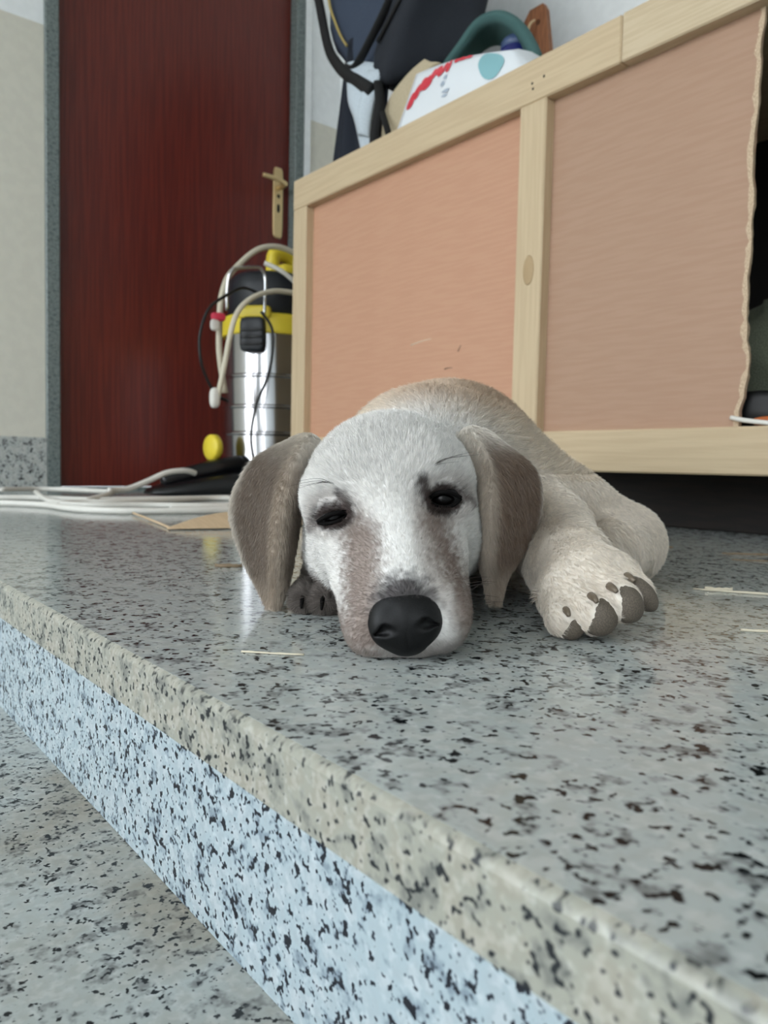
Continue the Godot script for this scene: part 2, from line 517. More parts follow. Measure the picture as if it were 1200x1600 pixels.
# ------------------------------------------------------------------ the cabinet
func build_cabinet() -> void:
	var t := thing("cabinet", "unfinished wooden cabinet of pale rails and pinkish plywood panels behind the puppy", "cabinet", Vector3(1.1, 0, -1.77))
	var o := Vector3(-1.1, 0, 1.77)
	var X := 1.1
	var zl := -1.772
	var zr := -0.02
	var add := func(called: String, lo: Vector3, hi: Vector3, m: Material, c := 0.0025) -> MeshInstance3D:
		return put(called, box(lo + o, hi + o, c), m, t)
	var rail: MeshInstance3D = add.call("top_rail", Vector3(X, 0.763, zl), Vector3(X + 0.035, 0.840, -0.776), M.pine_along)
	add.call("top_rail", Vector3(X, 0.763, -0.775), Vector3(X + 0.035, 0.841, zr), M.pine_light)
	add.call("bottom_rail", Vector3(X, 0.096, zl), Vector3(X + 0.035, 0.167, zr), M.pine_along)
	add.call("stile", Vector3(X + 0.0005, 0.167, zl), Vector3(X + 0.035, 0.763, zl + 0.062), M.pine_up)
	var mid: MeshInstance3D = add.call("stile", Vector3(X + 0.0005, 0.167, -0.990), Vector3(X + 0.035, 0.763, -0.928), M.pine_up)
	add.call("stile", Vector3(X + 0.0005, 0.167, zr - 0.07), Vector3(X + 0.035, 0.763, zr), M.pine_up)
	add.call("panel", Vector3(X + 0.024, 0.15, zl + 0.05), Vector3(X + 0.030, 0.775, -0.95), M.ply, 0.0005)
	# second panel: broken off along a ragged edge, leaving the bay open to the right
	var rows := []
	var jag := FastNoiseLite.new()
	jag.seed = 4
	jag.frequency = 7.0
	jag.fractal_octaves = 4
	for r in 61:
		var y: float = lerp(0.160, 0.775, r / 60.0)
		var ze: float = -0.557 + jag.get_noise_1d(y) * 0.010
		if y < 0.215:
			ze -= 0.010 * smoothstep(0.215, 0.19, y)
		rows.append([Vector3(X + 0.0235, y, -0.94) + o, Vector3(X + 0.0235, y, ze) + o, Vector3(X + 0.0295, y, ze + 0.004 * jag.get_noise_1d(y + 7.0)) + o, Vector3(X + 0.0295, y, -0.94) + o])
	var st := begin()
	for r in 60:
		for c in 4:
			var a: Vector3 = rows[r][c]
			var b: Vector3 = rows[r][(c + 1) % 4]
			quad(st, a, b, rows[r + 1][(c + 1) % 4], rows[r + 1][c], [Vector3.LEFT, Vector3.BACK, Vector3.RIGHT, Vector3.FORWARD][c])
	put("panel", finish(st), M.ply2, t)
	# pale torn fibres along the break
	var fr := begin()
	for r in 60:
		for q in [[Vector3(-0.0012, 0, -0.006), Vector3(-0.0015, 0, 0.0012)], [Vector3(-0.0015, 0, 0.0012), Vector3(0.005, 0, 0.0008)]]:
			var w0 := 1.0 + 0.9 * jag.get_noise_1d(r * 3.7)
			var w1 := 1.0 + 0.9 * jag.get_noise_1d((r + 1) * 3.7)
			quad(fr, rows[r][1] + q[0] * w0, rows[r][1] + q[1] * w0, rows[r + 1][1] + q[1] * w1, rows[r + 1][1] + q[0] * w1, Vector3(-1, 0, 1))
	put("torn_edge", finish(fr), M.torn, t)
	for sc in [[Vector3(X + 0.0238, 0.367, -1.31), Vector3(X + 0.0238, 0.374, -1.245), M.splinter], [Vector3(X + 0.0238, 0.338, -1.16), Vector3(X + 0.0238, 0.350, -1.152), M.nail], [Vector3(X + 0.0238, 0.305, -1.20), Vector3(X + 0.0238, 0.306, -1.175), M.nail]]:
		put("scratch", tube([sc[0] + o, (sc[0] + sc[1]) * 0.5 + Vector3(0, 0.001, 0) + o, sc[1] + o], 0.0011, 6, 4, 0.0004), sc[2], t)
	# carcass
	add.call("top_board", Vector3(X + 0.035, 0.815, zl), Vector3(1.70, 0.838, zr), M.pine_along)
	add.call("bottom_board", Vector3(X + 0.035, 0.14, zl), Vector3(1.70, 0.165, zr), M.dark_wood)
	add.call("side_board", Vector3(X + 0.035, 0.096, zl), Vector3(1.70, 0.815, zl + 0.02), M.pine_up)
	add.call("side_board", Vector3(X + 0.035, 0.096, zr - 0.02), Vector3(1.70, 0.815, zr), M.pine_up)
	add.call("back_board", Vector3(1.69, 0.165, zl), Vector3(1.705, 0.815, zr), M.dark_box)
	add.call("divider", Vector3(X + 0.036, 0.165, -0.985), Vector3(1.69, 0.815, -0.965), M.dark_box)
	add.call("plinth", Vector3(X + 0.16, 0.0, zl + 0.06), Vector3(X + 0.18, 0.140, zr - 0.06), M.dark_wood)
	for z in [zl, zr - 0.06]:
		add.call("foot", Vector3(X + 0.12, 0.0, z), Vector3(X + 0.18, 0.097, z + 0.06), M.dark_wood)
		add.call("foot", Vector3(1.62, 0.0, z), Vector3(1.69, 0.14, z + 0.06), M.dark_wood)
	# knot and nail heads
	var kn := lathe([Vector2(0.0, 0.0), Vector2(0.013, 0.0), Vector2(0.012, 0.0006), Vector2(0.0, 0.001)], 20)
	var knot := put("knot", kn, M.knot, mid, Vector3(X + 0.0005, 0.463, -0.957) + o)
	knot.rotation.z = PI / 2
	knot.scale = Vector3(2.1, 1, 1)
	for p in [Vector3(X, 0.797, -0.962), Vector3(X, 0.800, -0.935), Vector3(X, 0.787, -0.960)]:
		var nl := put("nail_head", lathe([Vector2(0.0, 0.0), Vector2(0.0026, 0.0), Vector2(0.002, 0.0007), Vector2(0.0, 0.0008)], 10), M.nail, rail, p + o)
		nl.rotation.z = PI / 2

# ------------------------------------------------------------------ the vacuum
func build_vacuum() -> void:
	var c := Vector3(1.222, 0, -2.09)
	var t := thing("wet_vacuum", "steel drum vacuum cleaner with yellow collar standing between door and cabinet", "vacuum cleaner", c)
	var prof := [Vector2(0.1249, 0.085), Vector2(0.1378, 0.09)]
	for y in [0.185, 0.264, 0.354]:
		prof += [Vector2(0.1378, y - 0.006), Vector2(0.1420, y - 0.002), Vector2(0.1420, y + 0.002), Vector2(0.1378, y + 0.006)]
	prof += [Vector2(0.1378, 0.480), Vector2(0.1295, 0.483)]
	put("drum", hard_lathe(prof, 64), M.steel, t)
	put("collar", hard_lathe([Vector2(0.1295, 0.474), Vector2(0.1443, 0.476), Vector2(0.1462, 0.482), Vector2(0.1452, 0.520), Vector2(0.1388, 0.534), Vector2(0.1018, 0.54)], 48), M.yellow, t)
	put("motor_head", lathe([Vector2(0.1203, 0.532), Vector2(0.1295, 0.540), Vector2(0.1286, 0.62), Vector2(0.1240, 0.645), Vector2(0.1110, 0.660), Vector2(0.0740, 0.668), Vector2(0.0000, 0.670)], 48), M.graphite, t)
	put("grip", tube([Vector3(-0.012, 0.655, 0.03), Vector3(-0.012, 0.71, 0.03), Vector3(-0.002, 0.730, 0.03), Vector3(0.045, 0.728, 0.03), Vector3(0.075, 0.70, 0.03), Vector3(0.085, 0.655, 0.03)], 0.021, 12, 5), M.yellow, t)
	put("switch_knob", soft_box(corners(Vector3(-0.02, 0.65, 0.05), Vector3(0.05, 0.69, 0.10)), 5.0, 12), M.yellow, t)
	# latch on the camera side of the rim
	var a := atan2(0.148, -0.176)
	var lx := cos(a) * 0.149
	var lz := sin(a) * 0.149
	var cl := put("clip", soft_box(corners(Vector3(-0.037, 0.418, -0.013), Vector3(0.037, 0.518, 0.016)), 6.0, 18), M.graphite, t, Vector3(lx, 0, lz))
	cl.rotation.y = -a + PI / 2
	for y in [0.440, 0.460, 0.480]:
		var rb := put("rib", soft_box(corners(Vector3(-0.034, y - 0.004, 0.012), Vector3(0.034, y + 0.004, 0.0205)), 4.0, 8), M.black_gloss, cl)
		rb.name = "rib"
	put("rim_tab", soft_box(corners(Vector3(-0.05, 0.515, -0.02), Vector3(0.05, 0.552, 0.004)), 6.0, 14), M.yellow, cl)
	# wire bail
	var k := -c
	put("bail", tube([Vector3(1.013, 0.520, -1.975) + k, Vector3(1.011, 0.597, -1.965) + k, Vector3(1.020, 0.628, -1.96) + k, Vector3(1.036, 0.638, -1.96) + k, Vector3(1.096, 0.650, -1.955) + k, Vector3(1.113, 0.644, -1.955) + k, Vector3(1.124, 0.616, -1.955) + k, Vector3(1.116, 0.520, -1.945) + k], 0.0048, 8, 6), M.chrome, t)
	# base with castors
	put("base_tray", lathe([Vector2(0.12, 0.040), Vector2(0.163, 0.045), Vector2(0.168, 0.07), Vector2(0.158, 0.098), Vector2(0.148, 0.10)], 40), M.black, t)
	for s in [[-0.165, 0.10], [0.165, 0.10]]:
		var wh := put("wheel", lathe([Vector2(0.0, -0.012), Vector2(0.034, -0.012), Vector2(0.038, -0.008), Vector2(0.038, 0.008), Vector2(0.034, 0.012), Vector2(0.012, 0.016), Vector2(0.0, 0.016)], 28), M.yellow, t, Vector3(s[0] * 1.24, 0.140, 0.03))
		wh.rotation.z = PI / 2
		wh.rotation.y = 0.12
	for ang in [0.6, 2.4, 3.9, 5.4]:
		var cs := put("castor", lathe([Vector2(0.0, -0.012), Vector2(0.018, -0.012), Vector2(0.021, -0.006), Vector2(0.021, 0.006), Vector2(0.018, 0.012), Vector2(0.0, 0.012)], 16), M.black, t, Vector3(cos(ang) * 0.13, 0.021, sin(ang) * 0.13))
		cs.rotation.z = PI / 2
		put("castor_stem", tube([Vector3(cos(ang) * 0.13, 0.021, sin(ang) * 0.13), Vector3(cos(ang) * 0.12, 0.05, sin(ang) * 0.12)], 0.007, 8, 1), M.black, t)
	# power lead of the vacuum, dark, looped over the left side and down the drum
	var lead := put("power_lead", tube([Vector3(1.10, 0.573, -1.94) + k, Vector3(1.05, 0.584, -1.945) + k, Vector3(0.996, 0.556, -1.93) + k, Vector3(0.940, 0.511, -1.93) + k, Vector3(0.913, 0.440, -1.93) + k, Vector3(0.915, 0.373, -1.93) + k, Vector3(0.938, 0.324, -1.94) + k, Vector3(0.975, 0.285, -1.96) + k, Vector3(1.02, 0.27, -1.975) + k], 0.0042, 8, 6), M.black, t)
	lead.name = "power_lead"
	put("power_lead", tube([Vector3(1.094, 0.522, -1.925) + k, Vector3(1.122, 0.478, -1.912) + k, Vector3(1.127, 0.411, -1.915) + k, Vector3(1.111, 0.338, -1.915) + k, Vector3(1.084, 0.265, -1.925) + k, Vector3(1.067, 0.175, -1.925) + k, Vector3(1.074, 0.105, -1.92) + k], 0.0038, 8, 6), M.black, t)

	# pale extension lead hung over the top of the machine
	var e := thing("extension_lead", "cream extension lead looped over the top of the steel vacuum", "cable", Vector3(1.0, 0.27, -1.93))
	k = -Vector3(1.0, 0.27, -1.93)
	put("cable", tube([Vector3(0.963, 0.262, -1.93) + k, Vector3(0.980, 0.36, -1.92) + k, Vector3(0.997, 0.456, -1.915) + k, Vector3(1.018, 0.512, -1.915) + k, Vector3(1.061, 0.553, -1.92) + k, Vector3(1.112, 0.578, -1.925) + k, Vector3(1.165, 0.590, -1.93) + k, Vector3(1.241, 0.587, -1.93) + k, Vector3(1.33, 0.56, -1.96) + k], 0.0075, 10, 6), M.cream_plastic, e)
	put("cable", tube([Vector3(1.000, 0.29, -1.955) + k, Vector3(0.985, 0.40, -1.96) + k, Vector3(0.99, 0.497, -1.97) + k, Vector3(1.000, 0.556, -1.98) + k, Vector3(1.022, 0.612, -1.99) + k, Vector3(1.058, 0.654, -2.0) + k, Vector3(1.118, 0.710, -2.0) + k, Vector3(1.182, 0.733, -2.0) + k, Vector3(1.248, 0.726, -2.0) + k, Vector3(1.31, 0.692, -2.0) + k, Vector3(1.35, 0.60, -2.0) + k], 0.0085, 10, 6), M.cream_plastic, e)
	put("cable", tube([Vector3(1.128, 0.671, -1.97) + k, Vector3(1.174, 0.652, -1.95) + k, Vector3(1.229, 0.620, -1.945) + k, Vector3(1.30, 0.575, -1.945) + k], 0.0068, 10, 6), M.white_plastic, e)
	put("socket_end", soft_box(corners(Vector3(0.945, 0.245, -1.945) + k, Vector3(0.972, 0.30, -1.92) + k), 3.0, 12), M.white_plastic, e)
	var pl := thing("plug", "small pink and white plug hanging at the left shoulder of the vacuum", "plug", Vector3(0.975, 0.485, -1.945))
	put("plug_body", soft_box(corners(Vector3(-0.022, -0.002, -0.012), Vector3(0.018, 0.020, 0.012)), 3.5, 12), M.pink, pl)
	put("plug_collar", soft_box(corners(Vector3(-0.024, -0.030, -0.010), Vector3(0.0, 0.002, 0.010)), 3.0, 12), M.white_plastic, pl)

func hard_lathe(profile: Array, seg := 48) -> ArrayMesh:
	var st := begin(false)
	for i in profile.size() - 1:
		st.set_smooth_group(i + 1)
		for k in seg:
			var a := TAU * k / seg
			var b := TAU * (k + 1) / seg
			var p: Vector2 = profile[i]
			var q: Vector2 = profile[i + 1]
			var n := Vector3(cos(a) * (q.y - p.y), p.x - q.x, sin(a) * (q.y - p.y))
			quad(st, Vector3(cos(a) * p.x, p.y, sin(a) * p.x), Vector3(cos(b) * p.x, p.y, sin(b) * p.x), Vector3(cos(b) * q.x, q.y, sin(b) * q.x), Vector3(cos(a) * q.x, q.y, sin(a) * q.x), n)
	return finish(st)

# ------------------------------------------------------------------ things on the cabinet
func shift(a: Array, by: Vector3) -> Array:
	var r := []
	for p in a:
		r.append(p - by)
	return r

func build_on_cabinet() -> void:
	# backpack
	var o := Vector3(1.40, 1.02, -1.55)
	var b := thing("backpack", "large navy and black backpack slumped on top of the wooden cabinet", "backpack", o)
	var c := [Vector3(1.24, 1.22, -1.829), Vector3(1.20, 1.02, -1.545), Vector3(1.26, 1.68, -1.96), Vector3(1.24, 1.44, -1.36), Vector3(1.58, 1.30, -1.90), Vector3(1.40, 1.04, -1.46), Vector3(1.60, 1.75, -2.00), Vector3(1.45, 1.46, -1.42)]
	put("body", soft_box(shift(c, o), 7.0, 30, 0.012, 3, 7.0), M.navy, b)
	# black underside and right flank as its own padded panel
	var c2 := [Vector3(1.205, 1.09, -1.61), Vector3(1.178, 1.005, -1.53), Vector3(1.20, 1.36, -1.43), Vector3(1.195, 1.34, -1.31), Vector3(1.50, 1.06, -1.70), Vector3(1.36, 1.075, -1.345), Vector3(1.56, 1.40, -1.60), Vector3(1.40, 1.38, -1.33)]
	put("base_panel", soft_box(shift(c2, o), 7.0, 24, 0.008, 6, 8.0), M.bag_dark, b)
	put("seam_band", tube(shift([Vector3(1.222, 1.150, -1.700), Vector3(1.196, 1.115, -1.635), Vector3(1.190, 1.160, -1.555), Vector3(1.192, 1.235, -1.475), Vector3(1.20, 1.33, -1.40), Vector3(1.21, 1.42, -1.34)], o), 0.0115, 10, 6, -1.0, 0.5), M.bag_black, b)
	put("seam_band", tube(shift([Vector3(1.25, 1.52, -1.93), Vector3(1.235, 1.36, -1.86), Vector3(1.228, 1.24, -1.81), Vector3(1.214, 1.165, -1.745), Vector3(1.196, 1.10, -1.665), Vector3(1.180, 1.02, -1.55)], o), 0.0155, 10, 6, -1.0, 0.6), M.bag_black, b)
	put("zipper", tube(shift([Vector3(1.232, 1.55, -1.85), Vector3(1.226, 1.366, -1.808), Vector3(1.224, 1.294, -1.775), Vector3(1.220, 1.237, -1.738), Vector3(1.212, 1.195, -1.700)], o), 0.0035, 8, 6), M.zip, b)
	put("piping", tube(shift([Vector3(1.186, 1.13, -1.535), Vector3(1.188, 1.20, -1.45), Vector3(1.195, 1.30, -1.37), Vector3(1.205, 1.42, -1.30)], o), 0.005, 8, 6), M.bag_black, b)
	put("strap", tube(shift([Vector3(1.195, 1.04, -1.54), Vector3(1.175, 0.97, -1.508), Vector3(1.165, 0.90, -1.51), Vector3(1.17, 0.848, -1.52)], o), 0.012, 10, 6, -1.0, 0.35), M.bag_black, b)
	put("strap", tube(shift([Vector3(1.180, 0.955, -1.505), Vector3(1.170, 0.91, -1.475), Vector3(1.172, 0.848, -1.45)], o), 0.009, 10, 6, -1.0, 0.35), M.bag_black, b)
	# dark denim heap under it
	o = Vector3(1.35, 0.841, -1.68)
	var j := thing("denim_garment", "dark blue denim garment hanging in folds beneath the backpack", "garment", o)
	var pleats := []
	for r in 9:
		var y: float = lerp(0.843, 1.22, r / 8.0)
		var row := []
		for q in 13:
			var z: float = lerp(-1.79, -1.56, q / 12.0)
			row.append(Vector3(1.225 + 0.012 * sin(q * 1.35 + r * 0.12) + 0.02 * (r / 8.0), y, z + 0.03 * (r / 8.0)) - o)
		pleats.append(row)
	put("front_fold", thick_sheet(pleats, 0.006, 36, 16, true), M.denim, j)
	put("bundle", soft_box(shift([Vector3(1.25, 0.858, -1.76), Vector3(1.60, 0.858, -1.76), Vector3(1.27, 1.06, -1.76), Vector3(1.56, 1.10, -1.76), Vector3(1.25, 0.858, -1.52), Vector3(1.58, 0.858, -1.52), Vector3(1.27, 0.98, -1.45), Vector3(1.55, 0.99, -1.45)], o), 5.0, 24, 0.014, 8, 10.0), M.denim, j)
	# pale grey cloth
	o = Vector3(1.2, 0.90, -1.6)
	var w := thing("grey_cloth", "pale grey crumpled cloth sticking out below the backpack", "cloth", o)
	put("fold", thick_sheet([[Vector3(1.215, 1.15, -1.700) - o, Vector3(1.205, 1.13, -1.645) - o, Vector3(1.215, 1.10, -1.57) - o], [Vector3(1.200, 1.045, -1.670) - o, Vector3(1.182, 1.03, -1.625) - o, Vector3(1.200, 1.01, -1.555) - o], [Vector3(1.20, 0.985, -1.640) - o, Vector3(1.180, 0.97, -1.60) - o, Vector3(1.198, 0.955, -1.56) - o], [Vector3(1.20, 0.925, -1.615) - o, Vector3(1.185, 0.915, -1.59) - o, Vector3(1.20, 0.90, -1.555) - o], [Vector3(1.20, 0.868, -1.595) - o, Vector3(1.19, 0.862, -1.575) - o, Vector3(1.20, 0.850, -1.55) - o]], 0.005, 14, 18), M.grey_cloth, w)
	put("fold", thick_sheet([[Vector3(1.205, 1.09, -1.60) - o, Vector3(1.20, 1.08, -1.57) - o, Vector3(1.205, 1.07, -1.54) - o], [Vector3(1.187, 0.985, -1.605) - o, Vector3(1.168, 0.98, -1.575) - o, Vector3(1.185, 0.965, -1.55) - o], [Vector3(1.187, 0.925, -1.603) - o, Vector3(1.172, 0.92, -1.578) - o, Vector3(1.187, 0.91, -1.56) - o]], 0.004, 10, 12), M.grey_cloth, w)
	# beige bag with a curved lip
	o = Vector3(1.25, 0.841, -1.45)
	var g := thing("beige_bag", "beige cloth bag squeezed between backpack and white packet", "bag", o)
	put("front", thick_sheet([[Vector3(1.215, 0.842, -1.545) - o, Vector3(1.21, 0.842, -1.49) - o, Vector3(1.215, 0.842, -1.42) - o], [Vector3(1.215, 0.93, -1.540) - o, Vector3(1.205, 0.93, -1.50) - o, Vector3(1.215, 0.93, -1.42) - o], [Vector3(1.215, 0.990, -1.520) - o, Vector3(1.21, 0.985, -1.48) - o, Vector3(1.22, 0.975, -1.41) - o], [Vector3(1.22, 1.028, -1.458) - o, Vector3(1.215, 1.02, -1.44) - o, Vector3(1.22, 1.01, -1.38) - o], [Vector3(1.22, 1.044, -1.392) - o, Vector3(1.22, 1.035, -1.385) - o, Vector3(1.225, 1.02, -1.345) - o]], 0.007, 14, 18), M.beige_cloth, g)
	put("back", soft_box(shift([Vector3(1.222, 0.842, -1.50), Vector3(1.30, 0.842, -1.50), Vector3(1.228, 0.99, -1.47), Vector3(1.29, 0.99, -1.47), Vector3(1.222, 0.842, -1.36), Vector3(1.30, 0.842, -1.36), Vector3(1.23, 1.02, -1.36), Vector3(1.29, 1.02, -1.36)], o), 4.0, 14, 0.006, 2, 12.0), M.beige_cloth, g)
	# white packet with red print
	o = Vector3(1.19, 0.841, -1.19)
	var p := thing("paper_packet", "white plastic wrapped packet with red lettering on the cabinet edge", "packet", o)
	c = [Vector3(1.125, 0.8415, -1.385), Vector3(1.26, 0.8415, -1.40), Vector3(1.142, 0.965, -1.335), Vector3(1.25, 0.975, -1.345), Vector3(1.125, 0.8415, -1.00), Vector3(1.26, 0.8415, -1.0), Vector3(1.142, 0.905, -1.05), Vector3(1.25, 0.915, -1.05)]
	var body := put("wrapper", packet_mesh(shift(c, o)), M.wrap, p)
	# print: scripted red blobs along the upper edge, teal disc at the right, small grey lines
	var face := func(u: float, v: float) -> Vector3:
		return packet_point(shift(c, o), u, v) + Vector3(-0.0016, 0.0006, 0)
	for bl in [[0.07, 0.50, 0.035, 0.14], [0.115, 0.62, 0.035, 0.13], [0.17, 0.72, 0.04, 0.12], [0.215, 0.70, 0.045, 0.13], [0.25, 0.82, 0.03, 0.10], [0.30, 0.86, 0.035, 0.09], [0.335, 0.80, 0.035, 0.08], [0.37, 0.90, 0.025, 0.07], [0.405, 0.86, 0.022, 0.13], [0.47, 0.945, 0.03, 0.045], [0.53, 0.952, 0.04, 0.04], [0.59, 0.958, 0.035, 0.035]]:
		put("red_letter", decal(face, bl[0], bl[1], bl[2], bl[3], 14), M.print_red, body)
	put("teal_disc", decal(face, 0.80, 0.60, 0.10, 0.38, 24), M.print_teal, body)
	for bl in [[0.40, 0.52, 0.020, 0.05], [0.41, 0.64, 0.016, 0.05], [0.44, 0.35, 0.035, 0.03], [0.43, 0.27, 0.025, 0.025]]:
		put("grey_print", decal(face, bl[0], bl[1], bl[2], bl[3], 10), M.print_grey, body)
	# green fleece arched over a bottle
	o = Vector3(1.30, 0.841, -1.25)
	var f := thing("green_fleece", "folded grey green fleece arched over a blue bottle cap", "fleece", o)
	var arch := [Vector3(1.275, 1.03, -1.392), Vector3(1.27, 1.042, -1.380), Vector3(1.265, 1.066, -1.325), Vector3(1.262, 1.092, -1.268), Vector3(1.262, 1.084, -1.208), Vector3(1.262, 1.040, -1.150), Vector3(1.262, 0.975, -1.105), Vector3(1.262, 0.90, -1.075), Vector3(1.262, 0.858, -1.06)]
	var ctrl := []
	for q in arch:
		ctrl.append([q - o, q - o + Vector3(0.035, 0.008, -0.030), q - o + Vector3(0.07, 0.014, -0.060), q - o + Vector3(0.11, 0.014, -0.095)])
	put("arch", thick_sheet(ctrl, 0.014, 12, 40, true), M.fleece, f)
	put("inner_fold", soft_box(shift([Vector3(1.40, 0.850, -1.45), Vector3(1.46, 0.850, -1.50), Vector3(1.40, 1.05, -1.42), Vector3(1.46, 1.04, -1.46), Vector3(1.36, 0.850, -1.24), Vector3(1.42, 0.850, -1.27), Vector3(1.36, 1.04, -1.28), Vector3(1.42, 1.03, -1.31)], o), 4.0, 16, 0.012, 9, 12.0), M.fleece, f)
	put("side_fold", soft_box(shift([Vector3(1.262, 0.850, -1.135), Vector3(1.33, 0.850, -1.18), Vector3(1.268, 0.96, -1.14), Vector3(1.33, 0.96, -1.18), Vector3(1.262, 0.850, -1.085), Vector3(1.33, 0.850, -1.14), Vector3(1.268, 0.93, -1.11), Vector3(1.33, 0.93, -1.15)], o), 3.5, 14, 0.008, 5, 14.0), M.fleece, f)
	var bt := thing("bottle", "plastic bottle with dark blue cap inside the green fleece arch", "bottle", Vector3(1.298, 0.842, -1.185))
	put("bottle_body", lathe([Vector2(0.030, 0.0), Vector2(0.034, 0.006), Vector2(0.034, 0.11), Vector2(0.026, 0.135), Vector2(0.017, 0.15), Vector2(0.017, 0.155)], 28), M.cap_clear, bt)
	put("cap", lathe([Vector2(0.034, 0.120), Vector2(0.035, 0.124), Vector2(0.035, 0.165), Vector2(0.033, 0.168), Vector2(0.0, 0.168)], 28), M.cap_blue, bt)
	put("cap_top", lathe([Vector2(0.033, 0.1683), Vector2(0.033, 0.182), Vector2(0.028, 0.19), Vector2(0.0, 0.192)], 28), M.cap_clear, bt)
	# brown wooden board with a cord through its hole
	o = Vector3(1.50, 0.841, -1.305)
	var bd := thing("wooden_board", "small brown wooden board with a hole and cord leaning behind the fleece", "board", o)
	var csg := CSGCombiner3D.new()
	csg.name = "plank"
	csg.material_override = M.board
	var plank := CSGPolygon3D.new()
	plank.name = "outline"
	plank.polygon = PackedVector2Array([Vector2(-0.040, 0), Vector2(0.040, 0), Vector2(0.035, 0.366), Vector2(0.028, 0.384), Vector2(-0.013, 0.390), Vector2(-0.033, 0.372)])
	plank.depth = 0.014
	csg.add_child(plank)
	var hole := CSGCylinder3D.new()
	hole.name = "hole"
	hole.operation = CSGShape3D.OPERATION_SUBTRACTION
	hole.radius = 0.007
	hole.height = 0.06
	hole.rotation.x = PI / 2
	hole.position = Vector3(0.008, 0.347, 0.007)
	csg.add_child(hole)
	bd.add_child(csg)
	csg.basis = Basis(Vector3(0, 0, 1), Vector3(0.0, 1, 0), Vector3(-1, 0, 0)) * Basis(Vector3.BACK, deg_to_rad(8.0))
	csg.position = Vector3(0.0, 0.006, 0.045)
	put("cord", tube([Vector3(-0.010, 0.352, 0.004), Vector3(-0.022, 0.338, -0.002), Vector3(-0.020, 0.300, -0.012), Vector3(-0.018, 0.23, -0.022), Vector3(-0.018, 0.14, -0.02)], 0.0032, 8, 6), M.cord, bd)

func packet_point(c: Array, u: float, v: float) -> Vector3:
	# front face (x low side) of the packet: u along z, v up
	var lo: Vector3 = c[0].lerp(c[4], u)
	var hi: Vector3 = c[2].lerp(c[6], u)
	hi.y = lerpf(hi.y, lo.y, 0.0) + 0.010 * sin(u * PI)
	return lo.lerp(hi, v) + Vector3(-0.012 * sin(clampf(v, 0, 1) * PI) * sin(clampf(u, 0, 1) * PI), 0, 0)

func packet_mesh(c: Array) -> ArrayMesh:
	var rows := []
	for i in 25:
		var u := i / 24.0
		var ring := []
		for k in 9:
			ring.append(packet_point(c, u, lerp(0.0, 1.0, k / 8.0)))
		var bl: Vector3 = c[1].lerp(c[5], u)
		var bh: Vector3 = c[3].lerp(c[7], u)
		var fh: Vector3 = ring[-1]
		ring.append(fh.lerp(bh, 0.15) + Vector3(0, 0.006, 0))
		ring.append(fh.lerp(bh, 0.5) + Vector3(0, 0.010, 0))
		ring.append(fh.lerp(bh, 0.85) + Vector3(0, 0.006, 0))
		for k in 5:
			ring.append(bh.lerp(bl, k / 4.0))
		rows.append(ring)
	return grid_mesh(rows, true, true, true)

func decal(face: Callable, u: float, v: float, ru: float, rv: float, n: int) -> ArrayMesh:
	var st := begin(false)
	var at := func(k: int, f: float) -> Vector3:
		var a: float = TAU * (k % n) / n
		var w := f * (1.0 + 0.10 * sin(a * 3.0 + u * 40.0))
		return face.call(clampf(u + ru * cos(a) * w, 0.0, 1.0), clampf(v + rv * sin(a) * w, 0.0, 1.0))
	for k in n:
		tri(st, at.call(0, 0.0), at.call(k, 0.25), at.call(k + 1, 0.25), Vector3.LEFT)
		for f in [0.25, 0.5, 0.75]:
			quad(st, at.call(k, f), at.call(k + 1, f), at.call(k + 1, f + 0.25), at.call(k, f + 0.25), Vector3.LEFT)
	return finish(st)

func build_in_cabinet() -> void:
	var o := Vector3(1.33, 0.166, -0.62)
	var t := thing("cloth_bundle", "rumpled grey green blanket lying in the open bay of the cabinet", "blanket", o)
	put("blanket", soft_box(shift([Vector3(1.19, 0.17, -0.74), Vector3(1.55, 0.17, -0.78), Vector3(1.22, 0.36, -0.72), Vector3(1.52, 0.44, -0.74), Vector3(1.19, 0.17, -0.20), Vector3(1.55, 0.17, -0.20), Vector3(1.24, 0.40, -0.24), Vector3(1.52, 0.46, -0.24)], o), 3.5, 26, 0.035, 12, 9.0), M.olive_cloth, t)
	var k := put("dark_bag", soft_box(corners(Vector3(1.139, 0.170, -0.68), Vector3(1.183, 0.222, -0.30)), 4.0, 18, 0.012, 4, 14.0), M.black)
	tag(k, "flat black fabric pouch in front of the grey green blanket", "pouch")
	k = put("offcut", soft_box(corners(Vector3(1.112, 0.1672, -0.538), Vector3(1.136, 0.182, -0.42)), 5.0, 12), M.orange)
	tag(k, "orange brown wood offcut on the sill of the open bay", "offcut")
	k = put("stick", tube([Vector3(1.112, 0.181, -0.568), Vector3(1.108, 0.176, -0.545), Vector3(1.104, 0.1708, -0.508)], 0.0035, 8, 4), M.white_plastic)
	tag(k, "short white stick lying beside the orange offcut", "stick")

